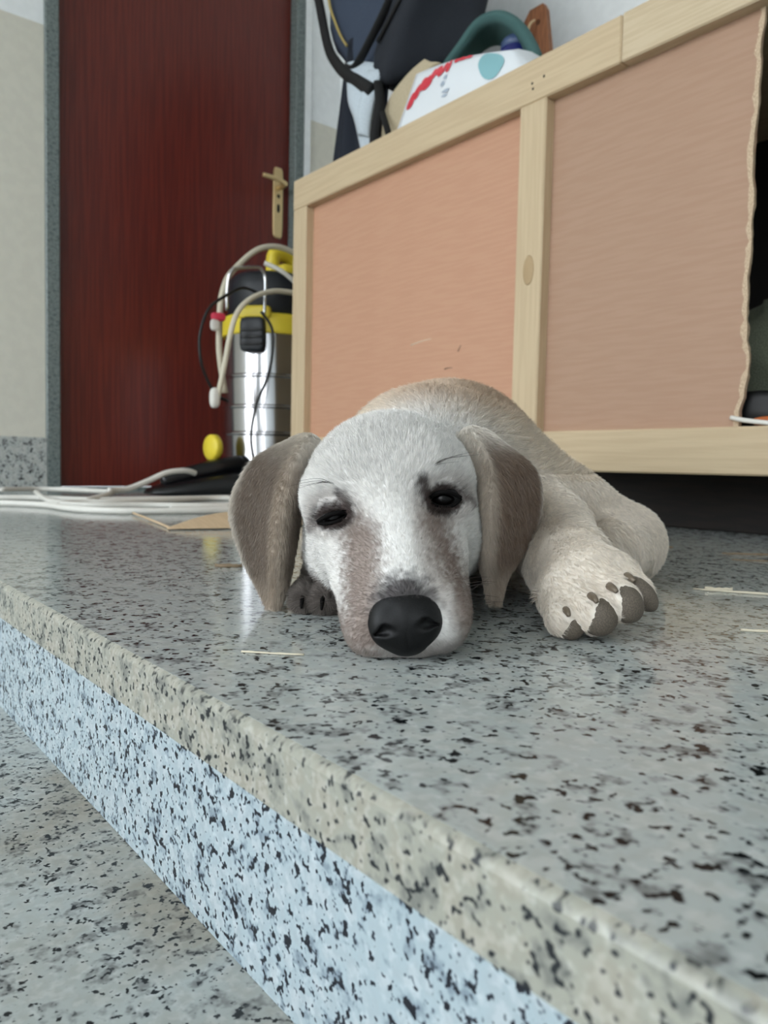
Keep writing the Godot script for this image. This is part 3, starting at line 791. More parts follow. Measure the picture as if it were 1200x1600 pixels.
# ------------------------------------------------------------------ floor cables and litter
func build_cables() -> void:
	var r := 0.0062
	var t := thing("floor_cable", "bundle of flat white cable spread along the floor before the door", "cable", Vector3(0.6, 0, -1.75))
	var o := Vector3(0.6, 0, -1.75)
	for pts in [
		[Vector3(0.30, r, -2.02), Vector3(0.417, r, -1.935), Vector3(0.495, r, -1.90), Vector3(0.576, r, -1.80), Vector3(0.697, r, -1.795), Vector3(0.814, r, -1.805), Vector3(0.955, r, -1.84)],
		[Vector3(0.25, r, -1.78), Vector3(0.370, r, -1.70), Vector3(0.432, r, -1.61), Vector3(0.445, r, -1.48), Vector3(0.50, r, -1.39), Vector3(0.62, r, -1.35), Vector3(0.80, r, -1.34)],
		[Vector3(0.467, r, -1.625), Vector3(0.517, r, -1.565), Vector3(0.620, r, -1.545), Vector3(0.726, r, -1.486), Vector3(0.90, r, -1.485)],
		[Vector3(0.46, 0.018, -2.10), Vector3(0.577, 0.016, -2.18), Vector3(0.674, 0.016, -2.05), Vector3(0.65, 0.018, -1.86), Vector3(0.56, r, -1.76)],
		[Vector3(0.523, 0.014, -2.025), Vector3(0.485, 0.010, -1.82), Vector3(0.478, r, -1.70), Vector3(0.535, r, -1.70), Vector3(0.60, r, -1.69), Vector3(0.741, r, -1.73), Vector3(0.874, r, -1.79), Vector3(0.95, r, -1.76)],
		[Vector3(0.619, r, -1.44), Vector3(0.70, r, -1.43), Vector3(0.92, r, -1.42)]]:
		put("strand", tube(shift(pts, o), r, 10, 8), M.white_plastic, t)
	var d := thing("loose_cable_end", "white cable end rising over the black floor nozzle", "cable", Vector3(0.69, 0, -1.93))
	o = Vector3(0.69, 0, -1.93)
	put("strand", tube(shift([Vector3(0.66, 0.022, -1.90), Vector3(0.693, 0.022, -1.93), Vector3(0.726, 0.026, -1.94), Vector3(0.777, 0.044, -1.95), Vector3(0.833, 0.067, -1.955), Vector3(0.887, 0.073, -1.96), Vector3(0.92, 0.066, -1.97)], o), 0.0075, 10, 6), M.white_plastic, d)
	# black floor nozzle and hose end before the vacuum
	o = Vector3(0.95, 0, -1.99)
	var n := thing("floor_nozzle", "black floor nozzle lying between white cables and steel vacuum", "vacuum nozzle", o)
	put("head", soft_box(shift([Vector3(0.80, 0.001, -2.10), Vector3(0.80, 0.001, -1.99), Vector3(0.83, 0.030, -2.10), Vector3(0.83, 0.030, -1.99), Vector3(1.16, 0.001, -2.06), Vector3(1.13, 0.001, -1.90), Vector3(1.10, 0.082, -2.06), Vector3(1.09, 0.078, -1.91)], o), 3.6, 24), M.black_gloss, n)
	put("neck", tube(shift([Vector3(0.86, 0.040, -2.05), Vector3(0.94, 0.062, -2.04), Vector3(1.02, 0.080, -2.03), Vector3(1.09, 0.090, -2.03)], o), 0.022, 14, 6, 0.03), M.black_gloss, n)
	put("hose_cuff", soft_box(shift(corners(Vector3(1.03, 0.03, -1.93), Vector3(1.13, 0.105, -1.86)), o), 3.0, 14, 0.004, 2, 20.0), M.black, n)

func chip_mesh(a: Vector3, b: Vector3, w: float, h: float, seed_: int) -> ArrayMesh:
	var rng := RandomNumberGenerator.new()
	rng.seed = seed_
	var rows := []
	var side := (b - a).cross(Vector3.UP).normalized()
	for i in 9:
		var t := i / 8.0
		var p := a.lerp(b, t)
		var ww := w * (0.25 + 0.75 * sin(PI * clampf(t * 0.86 + 0.08, 0, 1))) * rng.randf_range(0.75, 1.15)
		var hh := h * rng.randf_range(0.8, 1.2)
		rows.append([p - side * ww + Vector3.UP * 0.0002, p + side * ww + Vector3.UP * 0.0002, p + side * ww * 0.7 + Vector3.UP * hh, p - side * ww * 0.75 + Vector3.UP * hh * 0.9])
	return grid_mesh(rows, true, true)

func build_debris() -> void:
	var o := Vector3(0.58, 0, -1.13)
	var v := thing("veneer_strip", "curved strip of pale wood veneer on the floor beside the puppy", "veneer", o)
	put("strip", thick_sheet([[Vector3(0.447, 0.0022, -1.045) - o, Vector3(0.450, 0.003, -1.050) - o, Vector3(0.455, 0.0022, -1.055) - o], [Vector3(0.505, 0.002, -1.03) - o, Vector3(0.525, 0.016, -1.085) - o, Vector3(0.555, 0.004, -1.13) - o], [Vector3(0.58, 0.002, -1.02) - o, Vector3(0.60, 0.022, -1.09) - o, Vector3(0.63, 0.004, -1.15) - o], [Vector3(0.70, 0.002, -1.03) - o, Vector3(0.72, 0.020, -1.09) - o, Vector3(0.74, 0.004, -1.15) - o]], 0.0012, 12, 20), M.veneer, v)
	put("splinter_tail", tube([Vector3(0.516, 0.004, -1.361) - o, Vector3(0.481, 0.003, -1.180) - o, Vector3(0.458, 0.0025, -1.071) - o, Vector3(0.449, 0.0025, -1.048) - o], 0.002, 6, 5), M.veneer, v)
	var list := [
		[Vector3(0.193, 0, -0.356), Vector3(0.2165, 0, -0.332), 0.0009, 0.0011, M.splinter, "thin white wood sliver on the tread beside the puppy's muzzle"],
		[Vector3(0.331, 0, -0.664), Vector3(0.352, 0, -0.649), 0.005, 0.003, M.chip, "small grey brown wood chip below the puppy's hanging ear"],
		[Vector3(0.612, 0, -0.338), Vector3(0.650, 0, -0.270), 0.0022, 0.0018, M.splinter, "long pale splinter right of the puppy's paw"],
		[Vector3(0.616, 0, -0.330), Vector3(0.634, 0, -0.315), 0.0012, 0.0032, M.splinter, "short forked splinter lying on the long pale splinter"],
		[Vector3(0.478, 0, -0.231), Vector3(0.50, 0, -0.21), 0.0016, 0.0016, M.splinter, "short pale splinter nearest the camera at the right edge"],
		[Vector3(0.885, 0, -0.60), Vector3(0.922, 0, -0.54), 0.003, 0.002, M.chip, "grey sliver on the floor under the cabinet's bottom rail"],
		[Vector3(0.915, 0, -0.47), Vector3(0.955, 0, -0.43), 0.003, 0.002, M.chip, "pale flake in front of the open cabinet bay, the farther one"],
		[Vector3(0.86, 0, -0.43), Vector3(0.885, 0, -0.40), 0.003, 0.0015, M.chip, "pale flake in front of the open cabinet bay, the nearer one"]]
	for i in list.size():
		var l: Array = list[i]
		var k := put("wood_splinter", chip_mesh(Vector3.ZERO, l[1] - l[0], l[2], l[3], i + 2), l[4], null, l[0])
		tag(k, l[5], "wood chip", "wood chips scattered on the granite floor")

# ------------------------------------------------------------------ smooth solids: distance field of rounded bones, meshed as surface nets
var pT := PackedInt32Array()      # 0 tapered capsule, 1 ellipsoid, +10 = carved away
var pA := PackedVector3Array()
var pB := PackedVector3Array()
var pR := PackedVector3Array()    # (ra, rb, blend)
var pX: Array[Transform3D] = []

func clear_solid() -> void:
	pT.clear()
	pA.clear()
	pB.clear()
	pR.clear()
	pX.clear()

func bone(a: Vector3, b: Vector3, ra: float, rb: float, k := 0.015, carve := false) -> void:
	pT.append(10 if carve else 0)
	pA.append(a)
	pB.append(b)
	pR.append(Vector3(ra, rb, k))
	pX.append(Transform3D())

func egg(c: Vector3, r: Vector3, k := 0.015, basis := Basis(), carve := false) -> void:
	pT.append(11 if carve else 1)
	pA.append(c)
	pB.append(r)
	pR.append(Vector3(0, 0, k))
	pX.append(Transform3D(basis, c).affine_inverse())

func one(p: Vector3, i: int) -> float:
	if pT[i] % 10 == 0:
		var a := pA[i]
		var ba := pB[i] - a
		var pa := p - a
		var bb := ba.length_squared()
		var t := clampf(pa.dot(ba) / bb, 0.0, 1.0) if bb > 0.0 else 0.0
		return (pa - ba * t).length() - lerpf(pR[i].x, pR[i].y, t)
	var q := pX[i] * p
	var r := pB[i]
	var k0 := (q / r).length()
	var k1 := (q / (r * r)).length()
	return k0 * (k0 - 1.0) / k1 if k1 > 1e-6 else -minf(r.x, minf(r.y, r.z))

func field(p: Vector3, list: PackedInt32Array) -> float:
	var d := 1e3
	for i in list:
		var e := one(p, i)
		var k := pR[i].z
		if pT[i] >= 10:
			e = -e
			var h := maxf(k - absf(d - e), 0.0)
			d = maxf(d, e) + h * h * 0.25 / k
		else:
			var h := maxf(k - absf(d - e), 0.0)
			d = minf(d, e) - h * h * 0.25 / k
	return d

func near_list(c: Vector3, r: float, list: PackedInt32Array) -> PackedInt32Array:
	var out := PackedInt32Array()
	for i in list:
		if one(c, i) < r * 1.25 + pR[i].z + 0.006:
			out.append(i)
	return out

# returns [vertices, normals, indices]
func solid(lo: Vector3, hi: Vector3, h: float) -> Array:
	var all := PackedInt32Array(range(pT.size()))
	var leaf := h * 4.0
	var big := leaf * 8.0
	var stack := []
	var n := ((hi - lo) / big).ceil()
	for x in int(n.x):
		for y in int(n.y):
			for z in int(n.z):
				stack.append([Vector3i(x * 32, y * 32, z * 32), 32, all])
	var verts := PackedVector3Array()
	var norms := PackedVector3Array()
	var ids := {}
	var edges := []
	var val := PackedFloat32Array()
	val.resize(125)
	while stack.size():
		var it: Array = stack.pop_back()
		var o: Vector3i = it[0]
		var s: int = it[1]
		var c := lo + (Vector3(o.x, o.y, o.z) + Vector3(s, s, s) * 0.5) * h
		var r := s * h * 0.8661
		var list := near_list(c, r, it[2])
		if list.is_empty() or absf(field(c, list)) > r * 1.3 + 0.004:
			continue
		if s > 4:
			var q := s / 2
			for x in 2:
				for y in 2:
					for z in 2:
						stack.append([o + Vector3i(x, y, z) * q, q, list])
			continue
		var k := 0
		var any_in := false
		var any_out := false
		for x in 5:
			for y in 5:
				for z in 5:
					var f := field(lo + Vector3(o.x + x, o.y + y, o.z + z) * h, list)
					val[k] = f
					if f < 0.0:
						any_in = true
					else:
						any_out = true
					k += 1
		if not (any_in and any_out):
			continue
		for x in 4:
			for y in 4:
				for z in 4:
					var b := x * 25 + y * 5 + z
					var v0 := val[b]
					# edges that start at this node
					var e1 := val[b + 25]
					var e2 := val[b + 5]
					var e3 := val[b + 1]
					var oc := o + Vector3i(x, y, z)
					if (v0 < 0.0) != (e1 < 0.0):
						edges.append([oc, 0, v0 < 0.0])
					if (v0 < 0.0) != (e2 < 0.0):
						edges.append([oc, 1, v0 < 0.0])
					if (v0 < 0.0) != (e3 < 0.0):
						edges.append([oc, 2, v0 < 0.0])
					var v := [v0, e3, e2, val[b + 6], e1, val[b + 26], val[b + 30], val[b + 31]]
					var ins := 0
					for w in v:
						if w < 0.0:
							ins += 1
					if ins == 0 or ins == 8:
						continue
					var sum := Vector3.ZERO
					var cnt := 0
					for i in 8:
						for bit in [1, 2, 4]:
							if not (i & bit):
								var j: int = i | bit
								if (v[i] < 0.0) != (v[j] < 0.0):
									var t: float = v[i] / (v[i] - v[j])
									var pi := Vector3((i >> 2) & 1, (i >> 1) & 1, i & 1)
									var pj := Vector3((j >> 2) & 1, (j >> 1) & 1, j & 1)
									sum += pi.lerp(pj, t)
									cnt += 1
					var p := lo + (Vector3(oc.x, oc.y, oc.z) + sum / cnt) * h
					var e := h * 0.5
					var f0 := field(p, list)
					var g := Vector3(field(p + Vector3(e, 0, 0), list) - f0, field(p + Vector3(0, e, 0), list) - f0, field(p + Vector3(0, 0, e), list) - f0) / e
					var gl := maxf(g.length(), 0.2)
					p -= g / gl * clampf(f0 / gl, -h * 0.5, h * 0.5)
					ids[oc] = verts.size()
					verts.append(p)
					norms.append(g.normalized())
	var idx := PackedInt32Array()
	for ed in edges:
		var oc: Vector3i = ed[0]
		var ax: int = ed[1]
		var u := Vector3i.ZERO
		var w := Vector3i.ZERO
		u[(ax + 1) % 3] = 1
		w[(ax + 2) % 3] = 1
		var q := [ids.get(oc - u - w, -1), ids.get(oc - w, -1), ids.get(oc, -1), ids.get(oc - u, -1)]
		if q.min() < 0:
			continue
		if ed[2]:
			idx.append_array(PackedInt32Array([q[0], q[2], q[1], q[0], q[3], q[2]]))
		else:
			idx.append_array(PackedInt32Array([q[0], q[1], q[2], q[0], q[2], q[3]]))
	return [verts, norms, idx]

func to_mesh(s: Array, colors := PackedColorArray()) -> ArrayMesh:
	var a := []
	a.resize(Mesh.ARRAY_MAX)
	a[Mesh.ARRAY_VERTEX] = s[0]
	a[Mesh.ARRAY_NORMAL] = s[1]
	a[Mesh.ARRAY_INDEX] = s[2]
	if colors.size():
		a[Mesh.ARRAY_COLOR] = colors
	var m := ArrayMesh.new()
	m.add_surface_from_arrays(Mesh.PRIMITIVE_TRIANGLES, a)
	return m

# ------------------------------------------------------------------ the puppy (its own frame: x to its left, y up, z towards its nose; origin below the nose)
var HX := Transform3D(Basis(Vector3(0.982, 0.187, 0), Vector3(-0.187, 0.982, 0), Vector3(0, 0, 1)), Vector3(-0.0093, 0.0752, -0.07))   # head frame, between the eyes
var HI := HX.affine_inverse()
const EYE := 0.0338
const EY := -0.0015
var eye_z := [0.0, 0.0]

func hb(a: Vector3, b: Vector3, ra: float, rb: float, k := 0.014, carve := false) -> void:
	bone(HX * a, HX * b, ra, rb, k, carve)

func he(c: Vector3, r: Vector3, k := 0.014, carve := false) -> void:
	egg(HX * c, r, k, HX.basis, carve)

func seg_dist(p: Vector2, a: Vector2, b: Vector2) -> float:
	var t := clampf((p - a).dot(b - a) / (b - a).length_squared(), 0.0, 1.0)
	return p.distance_to(a + (b - a) * t)

var blotch := FastNoiseLite.new()

# coat colour (linear) at a point of the body
func coat(p: Vector3, n: Vector3) -> Color:
	var cream := Color(0.80, 0.71, 0.595)
	var white := Color(0.90, 0.885, 0.86)
	var tan := Color(0.60, 0.455, 0.335)
	var nz := blotch.get_noise_3dv(p * 900.0)
	var q := HI * p
	var c := white
	if p.z < -0.19:
		# saddle along the back is tan, flanks and legs cream
		var back := smoothstep(0.125, 0.165, p.y + nz * 0.012) * smoothstep(-0.035, 0.015, p.x + nz * 0.01)
		c = cream.lerp(tan, back * 0.8)
		c = white.lerp(c, smoothstep(-0.19, -0.27, p.z))
	if p.x > 0.075 and p.y < 0.09:
		c = cream.lerp(white, 0.25)
	if q.z > -0.075 and absf(q.x) < 0.075 and q.y > -0.09 and p.z > -0.16 and p.x < 0.066:
		var q2 := Vector2(q.x, q.y)
		var brown := Color(0.195, 0.135, 0.108)
		var mauve := Color(0.37, 0.305, 0.27)
		var soft := nz * 0.004
		for s: float in [-1.0, 1.0]:
			# stripe from the inner corner of the eye down the side of the muzzle
			var near := s > 0.0
			var m1 := Vector2(0.0275, -0.029) if near else Vector2(-0.0205, -0.030)
			var d := seg_dist(q2, Vector2(0.0235, -0.010) if near else Vector2(-0.0180, -0.013), m1) + soft
			d = minf(d, seg_dist(q2, m1, Vector2(0.0330, -0.060) if near else Vector2(-0.0225, -0.060)) + soft)
			if near:
				d += 0.0035
			c = c.lerp(brown if s > 0.0 else brown.lerp(mauve, 0.28), smoothstep(0.0180, 0.0035, d + nz * 0.003) * 0.92)
			# greyish wash beside the bridge
			c = c.lerp(mauve, smoothstep(0.012, 0.002, absf(q.x - s * 0.018)) * smoothstep(0.004, -0.016, q.y) * smoothstep(-0.062, -0.04, q.y) * 0.5)
		# lips and chin
		c = c.lerp(mauve.lerp(brown, 0.25), smoothstep(0.021, 0.030, absf(q.x) + soft) * smoothstep(-0.044, -0.054, q.y) * smoothstep(0.0, 0.02, q.z) * 0.75)
		c = c.lerp(Color(0.20, 0.17, 0.15), smoothstep(-0.061, -0.073, q.y + soft) * smoothstep(0.0, 0.03, q.z) * 0.75)
		# dark hairs above the nose leather
		var nd := Vector2(q.x / 0.0195, (q.y + 0.046) / 0.017).length()
		c = c.lerp(Color(0.10, 0.09, 0.09), smoothstep(1.12, 0.55, nd + nz * 0.25) * smoothstep(0.042, 0.056, q.z))
		# eye surrounds
		for s: float in [-1.0, 1.0]:
			var ey := Vector2(s * EYE, EY)
			var e := Vector2((q2.x - ey.x) / (0.0132 if s < 0.0 else 0.0138), (q2.y - ey.y) / (0.0107 if q2.y > ey.y else (0.0080 if s < 0.0 else 0.0098))).length() + nz * 0.13
			c = c.lerp(mauve, smoothstep(1.9, 1.1, e) * 0.40)
			c = c.lerp(Color(0.040, 0.028, 0.025), smoothstep(1.15, 0.80, e) * smoothstep(-0.05, -0.03, q.z))
			var up := seg_dist(q2, ey + Vector2(-s * 0.0115, 0.002), ey + Vector2(-s * (0.0125 if s > 0.0 else 0.007), 0.0125)) + soft
			c = c.lerp(Color(0.08, 0.058, 0.052), smoothstep(0.0055, 0.0014, up) * 0.9)
			var outer := seg_dist(q2, ey + Vector2(s * 0.014, -0.001), ey + Vector2(s * 0.0165, -0.008))
			c = c.lerp(Color(0.16, 0.12, 0.11), smoothstep(0.0026, 0.0006, outer + soft) * 0.7)
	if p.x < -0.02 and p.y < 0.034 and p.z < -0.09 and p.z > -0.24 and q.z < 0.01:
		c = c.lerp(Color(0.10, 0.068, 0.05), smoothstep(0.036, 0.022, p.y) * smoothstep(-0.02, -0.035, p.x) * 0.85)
	return c * (1.0 + nz * 0.07)

func build_solid_puppy() -> void:
	clear_solid()
	# skull
	he(Vector3(0.002, 0.006, -0.055), Vector3(0.056, 0.053, 0.060))
	for s: float in [-1.0, 1.0]:
		hb(Vector3(s * 0.026, -0.026, -0.032), Vector3(s * 0.030, -0.030, -0.055), 0.0285, 0.030)
		hb(Vector3(s * 0.034, 0.012, -0.022), Vector3(s * 0.026, 0.020, -0.016), 0.017, 0.016, 0.016)     # brow
		hb(Vector3(s * 0.030, -0.014, -0.010), Vector3(s * 0.020, -0.030, 0.018), 0.0165, 0.018, 0.016)    # below the eye
		hb(Vector3(s * 0.0155, -0.040, 0.020), Vector3(s * 0.0150, -0.0545, 0.058), 0.0215, 0.0190, 0.012) # flews
		hb(Vector3(s * 0.0185, -0.056, 0.030), Vector3(s * 0.0165, -0.0630, 0.063), 0.0165, 0.0135, 0.010) # lip
	hb(Vector3(0, -0.004, -0.006), Vector3(0, -0.018, 0.020), 0.024, 0.0205, 0.016)                        # stop
	hb(Vector3(0, -0.022, 0.020), Vector3(0, -0.044, 0.064), 0.0200, 0.0165, 0.014)                        # bridge
	hb(Vector3(0.002, -0.066, 0.067), Vector3(0.004, -0.060, -0.020), 0.0105, 0.018, 0.010)                # jaw
	# neck and trunk
	bone(Vector3(-0.006, 0.066, -0.155), Vector3(0.030, 0.088, -0.28), 0.048, 0.074, 0.03)
	bone(Vector3(0.026, 0.084, -0.30), Vector3(0.055, 0.090, -0.42), 0.080, 0.090, 0.03)
	bone(Vector3(0.055, 0.090, -0.42), Vector3(0.075, 0.090, -0.62), 0.092, 0.088, 0.03)
	bone(Vector3(0.075, 0.088, -0.62), Vector3(0.085, 0.082, -0.72), 0.086, 0.078, 0.03)
	# far-side foreleg, tucked below the cheek
	bone(Vector3(-0.030, 0.060, -0.30), Vector3(-0.045, 0.032, -0.24), 0.040, 0.030, 0.02)
	bone(Vector3(-0.045, 0.030, -0.24), Vector3(-0.052, 0.017, -0.15), 0.026, 0.0165, 0.014)
	for i in 3:
		bone(Vector3(-0.062 + i * 0.013, 0.011, -0.135), Vector3(-0.0645 + i * 0.0135, 0.0095, -0.116 + (0.004 if i == 1 else 0.0)), 0.010, 0.0088, 0.004)
	# near-side shoulder, elbow and foreleg reaching forward
	bone(Vector3(0.085, 0.088, -0.31), Vector3(0.150, 0.058, -0.30), 0.062, 0.040, 0.03)
	bone(Vector3(0.150, 0.055, -0.30), Vector3(0.205, 0.034, -0.30), 0.041, 0.034, 0.02)
	bone(Vector3(0.205, 0.032, -0.30), Vector3(0.178, 0.031, -0.245), 0.031, 0.028, 0.016)
	bone(Vector3(0.110, 0.066, -0.30), Vector3(0.118, 0.047, -0.215), 0.044, 0.033, 0.02)
	bone(Vector3(0.118, 0.047, -0.215), Vector3(0.116, 0.036, -0.135), 0.033, 0.0265, 0.012)
	bone(Vector3(0.116, 0.034, -0.135), Vector3(0.117, 0.0275, -0.082), 0.0255, 0.0255, 0.012)
	# paw: knuckles and four toes fanned from lower left to upper right
	bone(Vector3(0.104, 0.021, -0.078), Vector3(0.131, 0.029, -0.080), 0.0195, 0.0180, 0.010)
	var toes := [[Vector3(0.0975, 0.0165, -0.064), Vector3(0.0960, 0.0125, -0.0535), 0.0120], [Vector3(0.1105, 0.0215, -0.060), Vector3(0.1115, 0.0165, -0.049), 0.0128], [Vector3(0.1235, 0.0275, -0.062), Vector3(0.1270, 0.0235, -0.051), 0.0128], [Vector3(0.1340, 0.0310, -0.070), Vector3(0.1390, 0.0270, -0.061), 0.0115]]
	for t in toes:
		bone(t[0], t[1], t[2], t[2] * 0.93, 0.0035)
	# hind legs folded at the flanks, tail
	for s: float in [-1.0, 1.0]:
		var cx := 0.08 + s * 0.085
		egg(Vector3(cx, 0.078, -0.66), Vector3(0.048, 0.074, 0.085), 0.03)
		bone(Vector3(cx + s * 0.02, 0.050, -0.60), Vector3(cx + s * 0.035, 0.026, -0.70), 0.032, 0.022, 0.02)
		bone(Vector3(cx + s * 0.035, 0.022, -0.70), Vector3(cx + s * 0.025, 0.019, -0.60), 0.020, 0.0185, 0.012)
		bone(Vector3(cx + s * 0.025, 0.018, -0.60), Vector3(cx + s * 0.022, 0.016, -0.555), 0.0185, 0.0165, 0.01)
	bone(Vector3(0.086, 0.075, -0.78), Vector3(0.05, 0.022, -0.90), 0.024, 0.018, 0.02)
	bone(Vector3(0.05, 0.022, -0.90), Vector3(-0.04, 0.013, -0.96), 0.018, 0.0105, 0.01)
	# eye openings, cut where the face surface lies
	var all := PackedInt32Array(range(pT.size()))
	for k in 2:
		var sx := -1.0 if k == 0 else 1.0
		var z := 0.04
		while z > -0.05 and field(HX * Vector3(sx * EYE, EY, z), all) > 0.0:
			z -= 0.0004
		eye_z[k] = z
		var ry := 0.0040 if k == 0 else 0.0056
		hb(Vector3(sx * EYE - 0.0078, EY - 0.0008, z - 0.0045), Vector3(sx * EYE + 0.0078, EY + 0.0008, z - 0.0045), ry, ry, 0.003, true)
		hb(Vector3(sx * EYE - 0.0075, EY, z + 0.001), Vector3(sx * EYE + 0.0075, EY, z + 0.001), ry * 0.9, ry * 0.9, 0.003, true)
	# crease of the mouth
	for s: float in [-1.0, 1.0]:
		hb(Vector3(s * 0.0375, -0.050, 0.012), Vector3(s * 0.031, -0.060, 0.04), 0.0012, 0.0012, 0.004, true)

const PADS := [[Vector3(0.0985, 0.0105, -0.0510), Vector3(0.0088, 0.0105, 0.0088), 8.0, Vector3(0.0945, 0.0175, -0.0420)], [Vector3(0.1135, 0.0155, -0.0470), Vector3(0.0112, 0.0120, 0.0105), 24.0, Vector3(0.1090, 0.0262, -0.0385)], [Vector3(0.1292, 0.0228, -0.0490), Vector3(0.0102, 0.0125, 0.0105), 36.0, Vector3(0.1205, 0.0318, -0.0410)], [Vector3(0.1420, 0.0270, -0.0580), Vector3(0.0070, 0.0125, 0.0095), 40.0, Vector3(0.1338, 0.0365, -0.0520)]]   # centre, radii, turn, claw

func ear_ctrl(left: bool) -> Array:
	if left:
		return [
			[Vector3(-0.0800,0.1110,-0.1550), Vector3(-0.0720,0.1170,-0.1480), Vector3(-0.0610,0.1180,-0.1420), Vector3(-0.0530,0.1060,-0.1400)],
			[Vector3(-0.1060,0.0990,-0.1550), Vector3(-0.0905,0.1000,-0.1350), Vector3(-0.0723,0.0985,-0.1180), Vector3(-0.0650,0.0929,-0.1320)],
			[Vector3(-0.1214,0.0683,-0.1550), Vector3(-0.0973,0.0679,-0.1330), Vector3(-0.0781,0.0716,-0.1060), Vector3(-0.0701,0.0682,-0.1350)],
			[Vector3(-0.1109,0.0348,-0.1450), Vector3(-0.0930,0.0361,-0.1260), Vector3(-0.0815,0.0382,-0.1060), Vector3(-0.0744,0.0373,-0.1300)],
			[Vector3(-0.0962,0.0123,-0.1350), Vector3(-0.0885,0.0132,-0.1250), Vector3(-0.0827,0.0149,-0.1160), Vector3(-0.0783,0.0156,-0.1250)],
			[Vector3(-0.0868,0.0012,-0.1230), Vector3(-0.0860,0.0006,-0.1210), Vector3(-0.0850,0.0007,-0.1200), Vector3(-0.0842,0.0018,-0.1215)]]
	return [
			[Vector3(0.0370,0.1200,-0.1350), Vector3(0.0440,0.1260,-0.1320), Vector3(0.0560,0.1230,-0.1380), Vector3(0.0680,0.1130,-0.1530)],
			[Vector3(0.0465,0.0977,-0.1270), Vector3(0.0568,0.1000,-0.1080), Vector3(0.0730,0.1010,-0.1180), Vector3(0.0930,0.0973,-0.1500)],
			[Vector3(0.0500,0.0696,-0.1220), Vector3(0.0574,0.0712,-0.0930), Vector3(0.0742,0.0707,-0.1140), Vector3(0.0981,0.0711,-0.1500)],
			[Vector3(0.0532,0.0449,-0.1170), Vector3(0.0574,0.0455,-0.0930), Vector3(0.0708,0.0441,-0.1110), Vector3(0.0870,0.0476,-0.1390)],
			[Vector3(0.0571,0.0274,-0.1110), Vector3(0.0594,0.0268,-0.1010), Vector3(0.0638,0.0271,-0.1050), Vector3(0.0705,0.0290,-0.1180)],
			[Vector3(0.0597,0.0135,-0.1040), Vector3(0.0606,0.0130,-0.1015), Vector3(0.0619,0.0132,-0.1025), Vector3(0.0632,0.0140,-0.1060)]]

func ear_color(left: bool, u: float, v: float, nz: float) -> Color:
	var dark := Color(0.235, 0.180, 0.138) if left else Color(0.185, 0.122, 0.080)
	var mid := Color(0.56, 0.475, 0.39)
	var pale := Color(0.70, 0.65, 0.58)
	var c := dark.lerp(dark.lightened(0.10), 0.5 + nz)
	if left:   # u 0 outer edge .. 1 inner edge
		c = c.lerp(mid, smoothstep(0.10, 0.0, absf(u - 0.66) - 0.03) * 0.85)
		c = c.lerp(pale, smoothstep(0.16, 0.04, u) * 0.9)
		c = c.lerp(mid, smoothstep(0.62, 0.85, v) * 0.7)
		c = c.lerp(pale, smoothstep(0.16 + 0.22 * u, 0.02, v + nz * 0.08))
	else:      # u 0 inner edge .. 1 outer edge
		c = c.lerp(mid.lerp(pale, 0.15), smoothstep(0.44, 0.30, u + nz * 0.05))
		c = c.lerp(pale, smoothstep(0.90, 0.99, u) * 0.8)
		c = c.lerp(mid, smoothstep(0.60, 0.80, v) * 0.6)
		c = c.lerp(pale, smoothstep(0.24 - 0.1 * u, 0.04, v + nz * 0.06))
	return c

